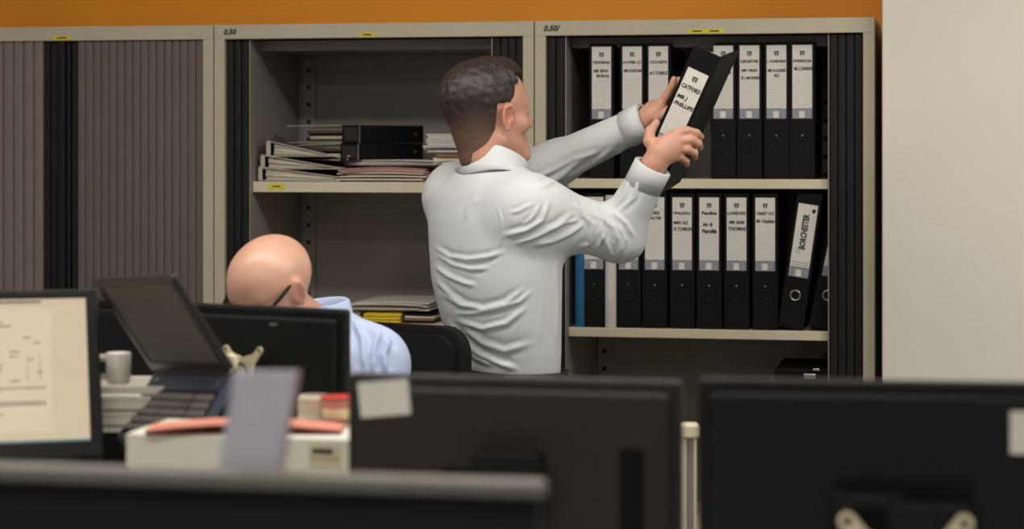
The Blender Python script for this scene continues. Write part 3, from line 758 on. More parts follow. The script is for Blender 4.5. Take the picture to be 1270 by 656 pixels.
def rcone(a, b, ra, rb):
    a, b = arr(a), arr(b); ba = b-a; L = float(ba@ba)+1e-12; r = max(ra, rb)
    def fn(p):
        t = np.clip(((p-a)@ba)/L, 0, 1); return np.linalg.norm(p-a-t[..., None]*ba, axis=-1)-(ra+(rb-ra)*t)
    return fn, np.minimum(a, b)-r, np.maximum(a, b)+r
def ell(c, r, R=None):
    c = arr(c); r = np.array(r, np.float32); Rm = np.eye(3, dtype=np.float32) if R is None else np.array(R, np.float32)   # columns = local axes
    def fn(p):
        q = (p-c)@Rm; k0 = np.linalg.norm(q/r, axis=-1); k1 = np.linalg.norm(q/(r*r), axis=-1)+1e-9
        return k0*(k0-1)/k1
    e = np.sqrt(((Rm*r)**2).sum(1)); return fn, c-e, c+e
def loft(secs, lat, fwd, ex=2.4):
    # secs: (point, half width, half depth); sections horizontal
    z = np.array([q[0].z for q in secs]); o = np.argsort(z); z = z[o]
    X = np.array([arr(secs[i][0]) for i in o]); A = np.array([secs[i][1] for i in o]); B = np.array([secs[i][2] for i in o])
    zg = np.linspace(z[0], z[-1], 90)
    def sm(v):
        v = np.interp(zg, z, v)
        for _ in range(14):
            q = np.concatenate([[2*v[0]-v[1]], v, [2*v[-1]-v[-2]]]); v = .25*q[:-2]+.5*q[1:-1]+.25*q[2:]
        return v
    X = np.stack([sm(X[:, 0]), sm(X[:, 1]), zg], 1); A = sm(A); B = sm(B); z = zg
    l2 = np.array([lat.x, lat.y]); f2 = np.array([fwd.x, fwd.y])
    def fn(p):
        zz = p[..., 2]; cx = np.interp(zz, z, X[:, 0]); cy = np.interp(zz, z, X[:, 1]); a = np.interp(zz, z, A); b = np.interp(zz, z, B)
        dx = p[..., 0]-cx; dy = p[..., 1]-cy
        u = np.abs(dx*l2[0]+dy*l2[1])/a; v = np.abs(dx*f2[0]+dy*f2[1])/b
        d = ((u**ex+v**ex+1e-9)**(1/ex)-1)*np.minimum(a, b)
        return np.maximum(d, np.maximum(zz-z[-1], z[0]-zz))
    m = max(A.max(), B.max()); return fn, X.min(0)-[m, m, 0], X.max(0)+[m, m, 0]
def halfspace(pt, nrm):
    pt = arr(pt); nrm = arr(nrm); return lambda p: (p-pt)@nrm      # negative on the side against nrm
def lap_smooth(V, F, it=2, f=.5):
    E = np.concatenate([F[:, [0, 1]], F[:, [1, 2]], F[:, [2, 3]], F[:, [3, 0]]]); E = np.concatenate([E, E[:, ::-1]])
    deg = np.bincount(E[:, 0], minlength=len(V))[:, None]+1e-9
    for _ in range(it):
        acc = np.stack([np.bincount(E[:, 0], weights=V[E[:, 1], k], minlength=len(V)) for k in range(3)], 1)
        V = V+(acc/deg-V)*f
    return V
def normals(V, F):
    nf = np.cross(V[F[:, 2]]-V[F[:, 0]], V[F[:, 3]]-V[F[:, 1]]); N = np.zeros_like(V)
    for k in range(4):
        for c in range(3): N[:, c] += np.bincount(F[:, k], weights=nf[:, c], minlength=len(V))
    return N/(np.linalg.norm(N, axis=1, keepdims=True)+1e-12)
def to_px(V):
    q = V-arr(CAM); d = q@arr(Fv); return 635+FPX*(q@arr(Rv))/d, YH-FPX*q[:, 2]/d
def creases(V, F, lines):
    # cloth folds: ridges of the given height and breadth along lines drawn over the garment
    N = normals(V, F); x, y = to_px(V); cam_d = V-arr(CAM); face = -(N*cam_d).sum(1)/np.linalg.norm(cam_d, axis=1)
    wgt = np.clip(face*2+.15, 0, 1); D = np.zeros(len(V))
    for pts, amp, sg in lines:
        best = np.full(len(V), 1e9); side = np.zeros(len(V)); tt = np.zeros(len(V)); n = len(pts)-1
        for i in range(n):
            ax, ay = pts[i]; bx, by = pts[i+1]; L = (bx-ax)**2+(by-ay)**2
            t = np.clip(((x-ax)*(bx-ax)+(y-ay)*(by-ay))/L, 0, 1); dx = x-ax-t*(bx-ax); dy = y-ay-t*(by-ay); d = np.hypot(dx, dy)
            s_ = np.sign(dx*(by-ay)-dy*(bx-ax)); m = d < best; best[m] = d[m]; side[m] = s_[m]; tt[m] = (i+t[m])/n
        fade = np.clip(np.minimum(tt, 1-tt)*5+.15, 0, 1); sd = best*side
        D += amp*fade*(np.exp(-(sd/sg)**2)-.55*np.exp(-((sd-1.9*sg)/(1.2*sg))**2)-.35*np.exp(-((sd+1.9*sg)/(1.2*sg))**2))
    return V+N*(D*wgt)[:, None]
def skin_obj(name, V, F, mats, parent, inv, mi=None):
    me = bpy.data.meshes.new(name)
    Vl = V @ np.array(inv.to_3x3()).T + np.array(inv.translation)
    me.from_pydata(Vl.tolist(), [], F.tolist()); me.update()
    for m_ in (mats if isinstance(mats, (list, tuple)) else [mats]): me.materials.append(M[m_])
    me.polygons.foreach_set('use_smooth', [True]*len(me.polygons))
    if mi is not None: me.polygons.foreach_set('material_index', mi.astype(np.int32))
    o = bpy.data.objects.new(name, me); COL.objects.link(o); o.parent = parent
    return o
def mix_attr(mname, attr, rgb):
    nt = M[mname].node_tree; b = nt.nodes['Principled BSDF']; src = b.inputs['Base Color'].links[0].from_socket
    a = nt.nodes.new('ShaderNodeAttribute'); a.attribute_name = attr; mx = nt.nodes.new('ShaderNodeMixRGB')
    nt.links.new(a.outputs['Fac'], mx.inputs[0]); nt.links.new(src, mx.inputs[1]); mx.inputs[2].default_value = (*lin(rgb), 1); nt.links.new(mx.outputs[0], b.inputs['Base Color'])
def flush(o, V, ho, Rm, hs, ex, ez):                        # ears, nose tip and lips are naturally redder
    q = (V-arr(ho))@Rm/hs; x, y, z = q[:, 0], np.abs(q[:, 1]), q[:, 2]; near = np.linalg.norm(q, axis=1) < .16
    v = np.clip((y-.073)/.008, 0, 1)*.45*np.exp(-((x-ex)/.022)**4-((z-ez)/.030)**4)+.35*np.exp(-((x-.108)**2+y**2+(z+.03)**2)/.016**2)+.7*np.exp(-((z+.0715)/.009)**2-(y/.022)**4)*(x > .075)
    v += .25*np.exp(-((x-.07)**2+(y-.045)**2+(z+.03)**2)/.025**2)
    a = o.data.attributes.new('flush', 'FLOAT', 'POINT'); a.data.foreach_set('value', (v*near).astype(np.float32))
mix_attr('skin', 'flush', (190, 104, 84)); mix_attr('skin_bald', 'flush', (200, 112, 92))
def head_frame(origin, f, l, hs=1.0):
    f = f.normalized(); l = (l-f*l.dot(f)).normalized(); u = f.cross(l)
    Rm = np.array([arr(f), arr(l), arr(u)]).T
    return (lambda x, y, z: origin+(f*x+l*y+u*z)*hs), Rm
ell0, rc0 = ell, rcone
def head(fl, Hd, Rm, hs=1.0, ez=-.010, ex=.002, flare=.42):
    ell = lambda c, r, R: ell0(c, [q*hs for q in r], R)
    rcone = lambda a_, b_, ra, rb: rc0(a_, b_, ra*hs, rb*hs)
    fl.op(ell(Hd(-.016, 0, .036), (.099, .076, .081), Rm), .01)
    fl.op(ell(Hd(.030, 0, .028), (.060, .064, .066), Rm), .03)
    fl.op(ell(Hd(.034, 0, -.045), (.054, .054, .070), Rm), .03)
    for s in (-1, 1):
        fl.op(rcone(Hd(.004, .052*s, -.060), Hd(.072, .016*s, -.104), .020, .016), .025)
        fl.op(ell(Hd(.058, .042*s, -.030), (.026, .022, .020), Rm), .02)          # cheekbone
    fl.op(rcone(Hd(.080, -.010, -.102), Hd(.080, .010, -.102), .017, .017), .02)     # chin
    fl.op(rcone(Hd(.076, -.034, .020), Hd(.076, .034, .020), .013, .013), .018)      # brow
    for s in (-1, 1): fl.op(ell(Hd(.094, .032*s, .001), (.018, .017, .012), Rm), .014, 'sub')
    for s in (-1, 1): fl.op(ell(Hd(.078, .031*s, -.001), (.014, .016, .011), Rm), .006)
    fl.op(rcone(Hd(.088, 0, .008), Hd(.107, 0, -.030), .008, .011), .012)            # nose
    for s in (-1, 1): fl.op(ell(Hd(.098, .011*s, -.035), (.011, .008, .008), Rm), .008)
    fl.op(rcone(Hd(.084, -.018, -.066), Hd(.084, .018, -.066), .0075, .0075), .008)
    fl.op(rcone(Hd(.083, -.015, -.077), Hd(.083, .015, -.077), .0085, .0085), .008)
    fl.op(rcone(Hd(.095, -.022, -.0715), Hd(.095, .022, -.0715), .003, .003), .004, 'sub')
    for s in (-1, 1):                                                                 # ears
        Re = Rm @ np.array(Matrix.Rotation(-flare*s, 3, 'Z')) @ np.array(Matrix.Rotation(.2, 3, 'Y'))
        e = lambda x, y, z: Vector((arr(Hd(ex, .079*s, ez))+Re @ (np.array([x, y*s, z])*hs)).tolist())
        fl.op(ell(e(0, .002, 0), (.0165, .007, .0265), Re), .005)
        pts = [e(.012, .006, .008), e(.010, .009, .020), e(-.002, .010, .027), e(-.014, .010, .019), e(-.017, .009, .004), e(-.011, .007, -.016), e(-.001, .005, -.029)]
        for p_, q_ in zip(pts, pts[1:]): fl.op(rcone(p_, q_, .0042, .0042), .004)
        fl.op(ell(e(.002, .012, -.002), (.0095, .011, .0150), Re), .003, 'sub')
        fl.op(ell(e(.002, .003, -.028), (.009, .006, .009), Re), .005)
        fl.op(rcone(e(.011, .005, -.004), e(.011, .005, -.010), .004, .004), .004)
def finger(fl, pts, r0, r1, k=.004):
    n = len(pts)-1
    for i in range(n):
        a = r0+(r1-r0)*i/n; b = r0+(r1-r0)*(i+1)/n
        fl.op(rcone(pts[i], pts[i+1], a, b), k)

# ---------------- standing man
fwd = cdir(.82, .57); lat = cdir(.57, -.82)        # lat points to his right hand, towards the camera
DT = 4.90; KM = DT/5.10; HS = .955; BD0 = 4.86            # distances of the man and of the binder in his hands
stand_loc = P(625, 500, DT); stand_loc.z = 0
man = thing('person', 'standing man in a white shirt seen from behind, pulling out a binder', 'person', stand_loc)
inv = Matrix.Translation(-stand_loc)
neck = P(617, 203, DT)
shR, elR, wrR = P(655, 262, DT-.11), P(766, 291, DT-.02), P(811, 204, BD0-.03)
shL, elL, wrL = P(566, 240, DT+.13), P(690, 202, DT+.19), P(804, 148, BD0+.11)
hf = cdir(.88, .47, .06); hl = -cdir(.47, -.88, 0)
ho = P(606, 140, DT+.0)
Hd, Rm = head_frame(ho, hf, hl, HS)
lo = np.array([min(shL.x, stand_loc.x)-.36, stand_loc.y-.42, 0.0]); hi = np.array([wrR.x+.16, stand_loc.y+.62, ho.z+.17])
fl = Field(lo, hi, .0036)
head(fl, Hd, Rm, HS, -.010, .008, .06)
fl.op(rcone(Hd(-.022, 0, -.055), neck-Uv*.03, .050, .054), .02)
fl.op(rcone(Hd(-.022, 0, -.03), Hd(-.030, 0, -.09), .047, .045), .02)
fl.op(loft([(P(612, 232, DT), 0.0961, 0.0673), (P(613, 300, DT), 0.1490, 0.0913), (P(621, 400, DT), 0.1297, 0.0817), (P(630, 470, DT), 0.1249, 0.0817), (P(632, 520, DT), 0.1442, 0.0961)], lat, fwd), .05)
for a, b, c, r in ((shR, elR, wrR, 1), (shL, elL, wrL, -1)):
    fl.op(rcone(neck-Uv*.06, a, .05, .045), .04); fl.op(rcone(a, b, .046, .038), .02); fl.op(rcone(b, c, .040, .026), .02)
hip = P(632, 520, DT)
feet = []
for s in (-1, 1):
    h0 = hip+lat*(.09*s)-Uv*.03; kn = h0+lat*(.02*s)+fwd*.03; kn.z = .50; an = kn-fwd*.03+lat*.01*s; an.z = .09; feet.append(an)
    fl.op(rcone(h0, kn, .075, .052), .03); fl.op(rcone(kn, an, .050, .036), .02); fl.op(rcone(an-Uv*.03, an+fwd*.15-Uv*.055, .035, .022), .02)
# right hand: back of the hand to the camera, fingers across the spine, thumb behind its left edge
def H5(px, py, d): return P(px, py, d)
palmR = P(825, 183, BD0-.034)
fl.op(rcone(wrR, P(819, 191, BD0-.033), .026, .028), .015)
for a, b in (((817, 190), (838, 166)), ((818, 192), (842, 175)), ((818, 195), (840, 185)), ((816, 197), (834, 194))):
    fl.op(rcone(P(*a, BD0-.034), P(*b, BD0-.034), .0150, .0122), .012)
fl.op(ell(palmR, (.025, .017, .025)), .02)
finger(fl, [P(838, 166, BD0-.034), P(852, 162, BD0-.030), P(864, 165, BD0-.018), P(869, 170, BD0+.006)], .0108, .0084)
finger(fl, [P(842, 175, BD0-.036), P(856, 173.5, BD0-.033), P(866, 178, BD0-.018), P(868, 183, BD0+.006)], .0110, .0086)
finger(fl, [P(840, 185, BD0-.035), P(852, 185, BD0-.033), P(861, 190, BD0-.018), P(862, 195, BD0+.006)], .0106, .0082)
finger(fl, [P(834, 194, BD0-.033), P(844, 195, BD0-.030), P(851, 200, BD0-.017), P(852, 204, BD0+.004)], .0095, .0074)
finger(fl, [P(815, 190, BD0-.032), P(805, 175, BD0-.028), P(806, 163, BD0-.018), P(814, 152, BD0-.010)], .0140, .0088, .008)
# left hand: palm against the far side of the binder, fingers up its left edge
fl.op(rcone(wrL, P(812, 142, BD0+0.115), .026, .029), .015)
fl.op(ell(P(815, 140, BD0+0.100), (.026, .030, .030)), .02)
finger(fl, [P(817, 134, BD0+0.095), P(827, 118, BD0+0.085), P(834, 106, BD0+0.075), P(836, 98, BD0+0.070)], .0112, .0078)
finger(fl, [P(820, 136, BD0+0.115), P(831, 120, BD0+0.110), P(839, 108, BD0+0.100), P(842, 99, BD0+0.095)], .0112, .0082)
finger(fl, [P(821, 139, BD0+0.135), P(832, 124, BD0+0.135), P(841, 113, BD0+0.130), P(845, 105, BD0+0.125)], .0105, .0078)
finger(fl, [P(820, 143, BD0+0.155), P(830, 131, BD0+0.157), P(838, 122, BD0+0.155), P(842, 115, BD0+0.150)], .0095, .0072)
finger(fl, [P(809, 146, BD0+0.085), P(816, 146, BD0+0.060), P(824, 141, BD0+0.047), P(831, 134, BD0+0.043)], .0135, .0088, .008)
V, F = fl.mesh(); V = lap_smooth(V, F, 2, .5)
body = skin_obj('body', V, F, 'skin', man, inv); flush(body, V, ho, Rm, HS, .008, -.010)
# eyes
for s in (-1, 1):
    b = bmesh.new(); bmesh.ops.create_icosphere(b, subdivisions=3, radius=.0118); mb = MB()
    mb.bm(b, 0, True); b = bmesh.new(); bmesh.ops.create_icosphere(b, subdivisions=2, radius=.0062)
    q = arr(hf)*.0072; mb.bm(b, 1, True, Matrix.Translation(Vector(q)))
    mb.build('eye', ['eye_white', 'iris'], man, Hd(.0785, .031*s, -.0005)-stand_loc)
# hair
hx = Field(arr(ho)-.17, arr(ho)+.17, .0034)
hx.op(ell(Hd(-.018, 0, .040), [HS*v for v in (.106, .0825, .089)], Rm), .01)
hx.op(ell(Hd(-.036, 0, -.032), [HS*v for v in (.062, .066, .080)], Rm), .03)
hx.op(rcone(Hd(-.024, 0, -.05), Hd(-.033, 0, -.10), .0515, .0490), .015)
hx.op(ell(Hd(.022, 0, .074), [HS*v for v in (.062, .066, .052)], Rm), .03)
hx.op(ell(Hd(.046, .01, .108), [HS*v for v in (.028, .045, .016)], Rm), .02)
g = np.stack(np.meshgrid(*[hx.lo[k]+hx.res*np.arange(hx.n[k]) for k in range(3)], indexing='ij'), -1)
q = (g-arr(ho))@Rm/HS; X, Yl, Z = q[..., 0], q[..., 1], q[..., 2]
side = np.abs(Yl)
cut = np.minimum.reduce([
    np.maximum(.044-X, Z-.090),             # forehead and face
    np.maximum(.022-X, Z-.030),
    np.maximum(.034-X, Z-.066),                                                    # temple
    np.maximum(.006-X, Z+.026),                                                   # in front of and under the ear
    np.maximum(-.066-X, Z+.034-1.10*X),                                       # neck at the sides
    Z+.122,
    np.maximum.reduce([np.abs(X-.004)-.019, np.abs(Z+.008)-.030, .055-side])]).astype(np.float32)
hx.a = np.maximum(hx.a+(.0045*np.clip((.040-Z)/.075, 0, 1)).astype(np.float32), -cut)
del g, q
# rough, short strands
V, F = hx.mesh(); V = lap_smooth(V, F, 2, .5)
N = normals(V, F); q = (V-arr(ho))@Rm/HS
wv = np.zeros(len(V))
for _ in range(22):
    kd = rng.normal(size=3)*np.array([150, 260, 110]); wv += np.sin(q@kd+rng.uniform(0, 6.28))
wv *= .22
V = V+N*(wv*.0013*np.clip((q[:, 2]+.03)/.06, .15, 1))[:, None]
hair = skin_obj('hair', V, F, 'hair_brown', man, inv)
at_ = hair.data.attributes.new('fade', 'FLOAT', 'POINT')           # cropped shorter towards nape and temples
q = (V-arr(ho))@Rm/HS
at_.data.foreach_set('value', np.clip(np.clip((.012-q[:, 2])/.075, 0, 1)*.75+np.clip((q[:, 0]-.005)/.03, 0, 1)*np.clip((.055-q[:, 2])/.05, 0, 1)*.35, 0, .8).astype(np.float32))
nt = M['hair_brown'].node_tree; pb_ = nt.nodes['Principled BSDF']; src_ = pb_.inputs['Base Color'].links[0].from_socket
an_ = nt.nodes.new('ShaderNodeAttribute'); an_.attribute_name = 'fade'; mx = nt.nodes.new('ShaderNodeMixRGB')
nt.links.new(an_.outputs['Fac'], mx.inputs[0]); nt.links.new(src_, mx.inputs[1]); mx.inputs[2].default_value = (*lin((116, 86, 72)), 1); nt.links.new(mx.outputs[0], pb_.inputs['Base Color'])
# shirt
fs = Field(lo-[0, 0, 0], hi, .0036)
secs = [(P(612, 207, DT), .066, .056), (P(611, 213, DT), .090, .070), (P(610, 224, DT), .140, .086), (P(610, 240, DT), 0.1826, 0.1038), (P(612, 270, DT), 0.1922, 0.1172), (P(613.5, 300, DT), 0.1884, 0.1211), (P(615, 350, DT), 0.1826, 0.1192), (P(621, 400, DT), 0.1691, 0.1086), (P(629, 440, DT), 0.1518, 0.0951), (P(632, 463, DT), 0.1403, 0.0903), (P(633, 476, DT), 0.1384, 0.0903)]
fs.op(loft(secs, lat, fwd, 2.2), .02)
fs.op(ell(P(612, 222, DT), (.092, .080, .032), np.array([arr(lat), arr(fwd), arr(Uv)]).T), .03)
fs.op(ell(shR+fwd*.0, (.072, .072, .072)), .05); fs.op(ell(shL, (.068, .068, .068)), .05)
fs.op(rcone(shR, elR, .070, .057), .05); fs.op(rcone(elR, wrR, .055, .038), .03)
fs.op(ell(P(772, 303, DT-.02), (.038, .038, .028)), .03)
fs.op(rcone(shL, elL, .062, .049), .04); fs.op(rcone(elL, wrL, .049, .038), .03)
for e_, w_, h_ in ((elR, wrR, 0), (elL, wrL, 0)):
    dr = (w_-e_).normalized(); a = w_-dr*.012
    fs.op(rcone(a+dr*.062, a+dr*.20, .062, .075), .004, 'sub')
    fs.op(rcone(a-dr*.03, a+dr*.02, .033, .033), .003, 'sub')
V, F = fs.mesh(); V = lap_smooth(V, F, 3, .5)
def z2(pts, ox=530, oy=170, k=2.187): return [(ox+x/k, oy+y/k) for x, y in pts]
folds = [(z2(p), a, s) for p, a, s in [
 ([(208, 268), (270, 252), (312, 225), (328, 178)], .0065, 4.0), ([(240, 288), (300, 268), (350, 240), (392, 212)], .0065, 4.0), ([(288, 292), (340, 282), (385, 262), (425, 235)], .006, 4.0),
 ([(262, 240), (290, 215), (305, 185)], .004, 3.0), ([(430, 212), (446, 250), (440, 288), (412, 300)], .0055, 3.5), ([(455, 205), (505, 245), (520, 285)], .005, 4), ([(500, 200), (540, 235), (560, 270)], .004, 3.5), ([(575, 110), (560, 165), (520, 200)], .004, 3.5),
 ([(470, 255), (490, 300), (500, 325)], .004, 4), ([(520, 235), (535, 280), (525, 315)], .004, 4),
 ([(22, 300), (60, 325), (110, 332), (165, 325), (205, 312)], .0065, 3.6), ([(25, 318), (70, 345), (120, 358), (165, 355)], .0065, 3.6), ([(22, 352), (60, 378), (100, 395), (128, 402)], .0065, 3.6), ([(26, 392), (60, 425), (100, 452)], .005, 3.6),
 ([(40, 425), (90, 455), (150, 466), (210, 452), (262, 415)], .0075, 4.2), ([(80, 478), (140, 476), (200, 464), (250, 445), (280, 420)], .006, 3.8), ([(85, 500), (150, 520), (215, 505), (265, 465)], .0055, 4), ([(60, 505), (90, 550), (140, 590), (200, 615), (240, 628)], .0075, 4.5), ([(90, 560), (130, 600), (180, 622)], .006, 4), ([(100, 520), (150, 560), (210, 580), (280, 560)], .004, 5),
 ([(190, 186), (200, 225), (202, 265), (194, 312)], .002, 2.6), ([(102, 222), (114, 190), (135, 165)], .003, 4.5),
 ([(262, 120), (300, 110), (350, 85)], .004, 4), ([(300, 140), (360, 110), (420, 60)], .0045, 4.5), ([(380, 110), (440, 80), (500, 35)], .004, 4), ([(440, 105), (500, 70), (540, 25)], .004, 4), ([(345, 90), (400, 60), (470, 40)], .003, 4),
 ([(225, 205), (250, 200), (285, 180)], .004, 3), ([(330, 250), (380, 232), (410, 225)], .004, 3), ([(400, 180), (425, 215), (455, 240)], .0045, 3.5), ([(545, 120), (530, 165), (505, 190)], .0045, 3.5), ([(470, 225), (480, 265), (455, 310)], .0045, 3.5),
 ([(346, 345), (352, 450), (352, 560)], .004, 3.5), ([(300, 350), (312, 440), (306, 560)], .002, 5)]]
V = creases(V, F, [(p_, a_*.82, s_*.72) for p_, a_, s_ in folds])
shirt = skin_obj('shirt', V, F, 'shirt_white', man, inv)
# collar: a folded band round the neck
def collar(parent, inv, c, axis, fw, r0, r1, r2, h_stand, drop, mt, gap=.35, back_tall=.012, ell_=1.0):
    ax = axis.normalized(); f0 = (fw-ax*fw.dot(ax)).normalized(); l0 = ax.cross(f0); n = 56; prof = []
    vs = []; fs_ = []
    for i in range(n+1):
        a = gap+(2*PI-2*gap)*i/n
        dirv = f0*math.cos(a)*ell_+l0*math.sin(a); bk = (1-math.cos(a))/2
        fr = 1-bk; sn = math.sin(a)**2; r2_, drop_ = r2+.020*sn, drop+.012-.030*sn
        ring = [(r0-.003, -.012), (r0, h_stand+back_tall*bk), (r0+.004, h_stand+.004+back_tall*bk), (r0+.009, h_stand+back_tall*bk), (r1, -drop_*.30), (r2_+.012*fr**3, -drop_-.020*fr**4), (r2_-.006+.012*fr**3, -drop_-.0245*fr**4), (r1-.007, -drop_*.30), (r0+.004, h_stand-.004+back_tall*bk)]
        for r_, z_ in ring: vs.append(c+dirv*r_+ax*z_)
    m = 9
    for i in range(n):
        for k in range(m): fs_.append([i*m+k, i*m+(k+1) % m, (i+1)*m+(k+1) % m, (i+1)*m+k])
    fs_ += [list(range(m)), [n*m+k for k in range(m)][::-1]]
    mb = MB(); mb.raw(vs, fs_, 0, True, inv); return mb.build('collar', mt, parent)
collar(shirt, inv, P(616, 207, DT), (Uv+fwd*.36).normalized(), fwd, .0580, .071, .081, .024, .032, 'shirt_white')
# cuffs
for e_, w_ in ((elR, wrR), (elL, wrL)):
    dr = (w_-e_).normalized(); a = w_-dr*.012; mb = MB()
    u = dr.orthogonal().normalized(); v_ = dr.cross(u); prof = [(.0385, -.045), (.0435, -.045), (.0435, .006), (.0405, .008), (.0385, .006)]; n = 32
    vs = [a+dr*z_+(u*math.cos(2*PI*i/n)+v_*math.sin(2*PI*i/n))*r_ for r_, z_ in prof for i in range(n)]
    mb.raw(vs, [[k*n+i, k*n+(i+1) % n, ((k+1) % 5)*n+(i+1) % n, ((k+1) % 5)*n+i] for k in range(5) for i in range(n)], 0, True, inv)
    mb.build('cuff', 'shirt_white', shirt)
# trousers, belt, shoes
ft = Field([lo[0], lo[1], .0], [hi[0], hi[1], hip.z+.2], .007)
ft.op(loft([(P(633, 462, DT), 0.1442, 0.0942), (P(633, 480, DT), 0.1490, 0.0980), (P(633, 520, DT), 0.1653, 0.1105), (P(633, 548, DT), 0.1586, 0.1009)], lat, fwd), .02)
for s, an in zip((-1, 1), feet):
    h0 = hip+lat*(.088*s)-Uv*.03; kn = h0+lat*(.02*s)+fwd*.03; kn.z = .50; a2 = an.copy(); a2.z = .06
    ft.op(rcone(h0, kn, .094, .073), .04); ft.op(rcone(kn, a2, .073, .060), .03)
ft.op((lambda p: p[..., 2]-.035, lo-.1, np.array([hi[0], hi[1], .035])), 0, 'sub')
V, F = ft.mesh(); V = lap_smooth(V, F, 2); skin_obj('trousers', V, F, 'trousers', man, inv)
mb = MB(); c = P(632.5, 466, DT); n = 48
ring = lambda a_, b_, z_: [c+lat*(a_*math.copysign(abs(math.cos(t))**.85, math.cos(t)))+fwd*(b_*math.copysign(abs(math.sin(t))**.85, math.sin(t)))+Uv*z_ for t in [2*PI*i/n for i in range(n)]]
vs = ring(.153, .1005, -.018)+ring(.157, .1045, -.018)+ring(.157, .1045, .018)+ring(.153, .1005, .018)
mb.raw(vs, [[k*n+i, k*n+(i+1) % n, ((k+1) % 4)*n+(i+1) % n, ((k+1) % 4)*n+i] for k in range(4) for i in range(n)], 0, True, inv); belt = mb.build('belt', 'leather', man)
mb = MB(); q = P(582, 460, DT-.02); mb.box((-.008, -.012, -.010), (.008, .012, .010), .003, 0, Matrix.Translation(c-lat*.02-fwd*.106-stand_loc)@RZC); mb.build('belt_rivet', 'steel', belt)
for an in feet:
    fo = Field(arr(an)-.22, arr(an)+.25, .006)
    a0 = Vector((an.x, an.y, .04)); fo.op(rcone(a0-fwd*.05, a0+fwd*.17-Uv*.008, .044, .036), .02); fo.op(rcone(a0, a0+Uv*.05, .046, .048), .03)
    fo.op((lambda p: p[..., 2]-.002, arr(an)-.3, np.array([an.x+.3, an.y+.3, .002])), 0, 'sub')
    V, F = fo.mesh(); V = lap_smooth(V, F, 2); skin_obj('shoe', V, F, 'shoe', man, inv)

# the binder in his hands
upv = cdir(.39, -.20, .90).normalized()
xv = cdir(.92, -.20, -.39); xv = (xv-upv*xv.dot(upv)).normalized(); yv = upv.cross(xv)      # width axis, depth axis
LT = .050                                           # label sits this far below the top of the spine
o0 = P(866.5, 88.5, BD0)-upv*(BH-LT)
held = binder('black binder tilted in the standing man\'s hands, its white label reading CATFORD', (0, 0, 0), (0, 0, 0), [('CATFORD', .0135, .000, -.047, .1), ('MR J', .0125, -.010, -.072, .1), ('PHILLIPS', .0125, .001, -.089, .1)], None)
held.matrix_world = Matrix(((xv.x, yv.x, upv.x, o0.x), (xv.y, yv.y, upv.y, o0.y), (xv.z, yv.z, upv.z, o0.z), (0, 0, 0, 1)))
for ch in held.children:
    if ch.name.startswith('spine_label'): ch.location = (0, 0, BH-LT)

# ---------------- seated bald man and his chair
DB = 4.48; HB = .885
bf = cdir(-.55, -.835); bl_ = cdir(.835, -.55)           # forward, left
pel = P(418, 640, DB+.16); pel.z = .66
base2 = Vector((pel.x, pel.y, 0))
bald = thing('person', 'seated bald man with dark glasses and a light blue shirt, head bowed behind a monitor', 'person', base2)
inv2 = Matrix.Translation(-base2)
ho2 = P(336, 361, DB-.03)
cp, sp = math.cos(math.radians(25)), math.sin(math.radians(25)); yw = math.radians(36)
fh = cdir(-math.sin(yw), -math.cos(yw)); hl2 = cdir(math.cos(yw), -math.sin(yw))
hf2 = fh*cp-Uv*sp
Hb, Rb = head_frame(ho2, hf2, hl2, HB)
nb = P(397, 393, DB+.05)
shl, shr = P(460, 453, DB-.06), P(322, 452, DB+.15)
ell_l, ell_r = shl+bf*.08-Uv*.27+bl_*.04, shr+bf*.10-Uv*.25-bl_*.03
wl, wr = ell_l+bf*.23-bl_*.06+Uv*.02, ell_r+bf*.22+bl_*.05+Uv*.02
wl.z = wr.z = ZD+.05; ell_l.z = max(ell_l.z, ZD+.06); ell_r.z = max(ell_r.z, ZD+.06)
pts = np.array([arr(q) for q in (pel, ho2, shl, shr, ell_l, ell_r, wl, wr)])
lo2 = pts.min(0)-.25; hi2 = pts.max(0)+.22; lo2[2] = 0; lo2[:2] -= .25
fb = Field(lo2, hi2, .0038)
head(fb, Hb, Rb, HB, .002)
fb.op(ell(Hb(-.010, 0, .034), (.094, .077, .078), Rb), .02)
fb.op(rcone(Hb(-.026, 0, -.05), nb-Uv*.05, .048, .060), .02)
chest = pel.lerp(nb, .62)
fb.op(rcone(pel, chest, .10, .105), .05); fb.op(rcone(chest, nb-Uv*.08, .105, .07), .05)
for a, b, c_ in ((shl, ell_l, wl), (shr, ell_r, wr)):
    fb.op(rcone(nb-Uv*.08, a, .055, .048), .05); fb.op(rcone(a, b, .046, .040), .02); fb.op(rcone(b, c_, .040, .026), .02)
    hd_ = (c_-b).normalized(); up_ = Uv; sd = hd_.cross(up_).normalized(); sg = 1 if (c_-wl).length < .01 else -1
    fb.op(rcone(c_, c_+hd_*.05, .025, .030), .015); fb.op(rcone(c_+hd_*.05-sd*.02, c_+hd_*.085-sd*.025, .016, .012), .012); fb.op(rcone(c_+hd_*.05+sd*.02, c_+hd_*.085+sd*.025, .016, .012), .012)
    for j in range(4):
        o_ = sd*(-.03+.02*j); L_ = (.07, .08, .076, .06)[j]
        finger(fb, [c_+hd_*.085+o_, c_+hd_*(.085+L_*.5)+o_*1.1+Uv*.008, c_+hd_*(.085+L_*.85)+o_*1.1-Uv*.006, c_+hd_*(.085+L_)+o_*1.1-Uv*.02], .0098, .0076)
    finger(fb, [c_+hd_*.03+sd*.025*sg, c_+hd_*.065+sd*.052*sg-Uv*.005, c_+hd_*.10+sd*.058*sg-Uv*.012], .0125, .0085)
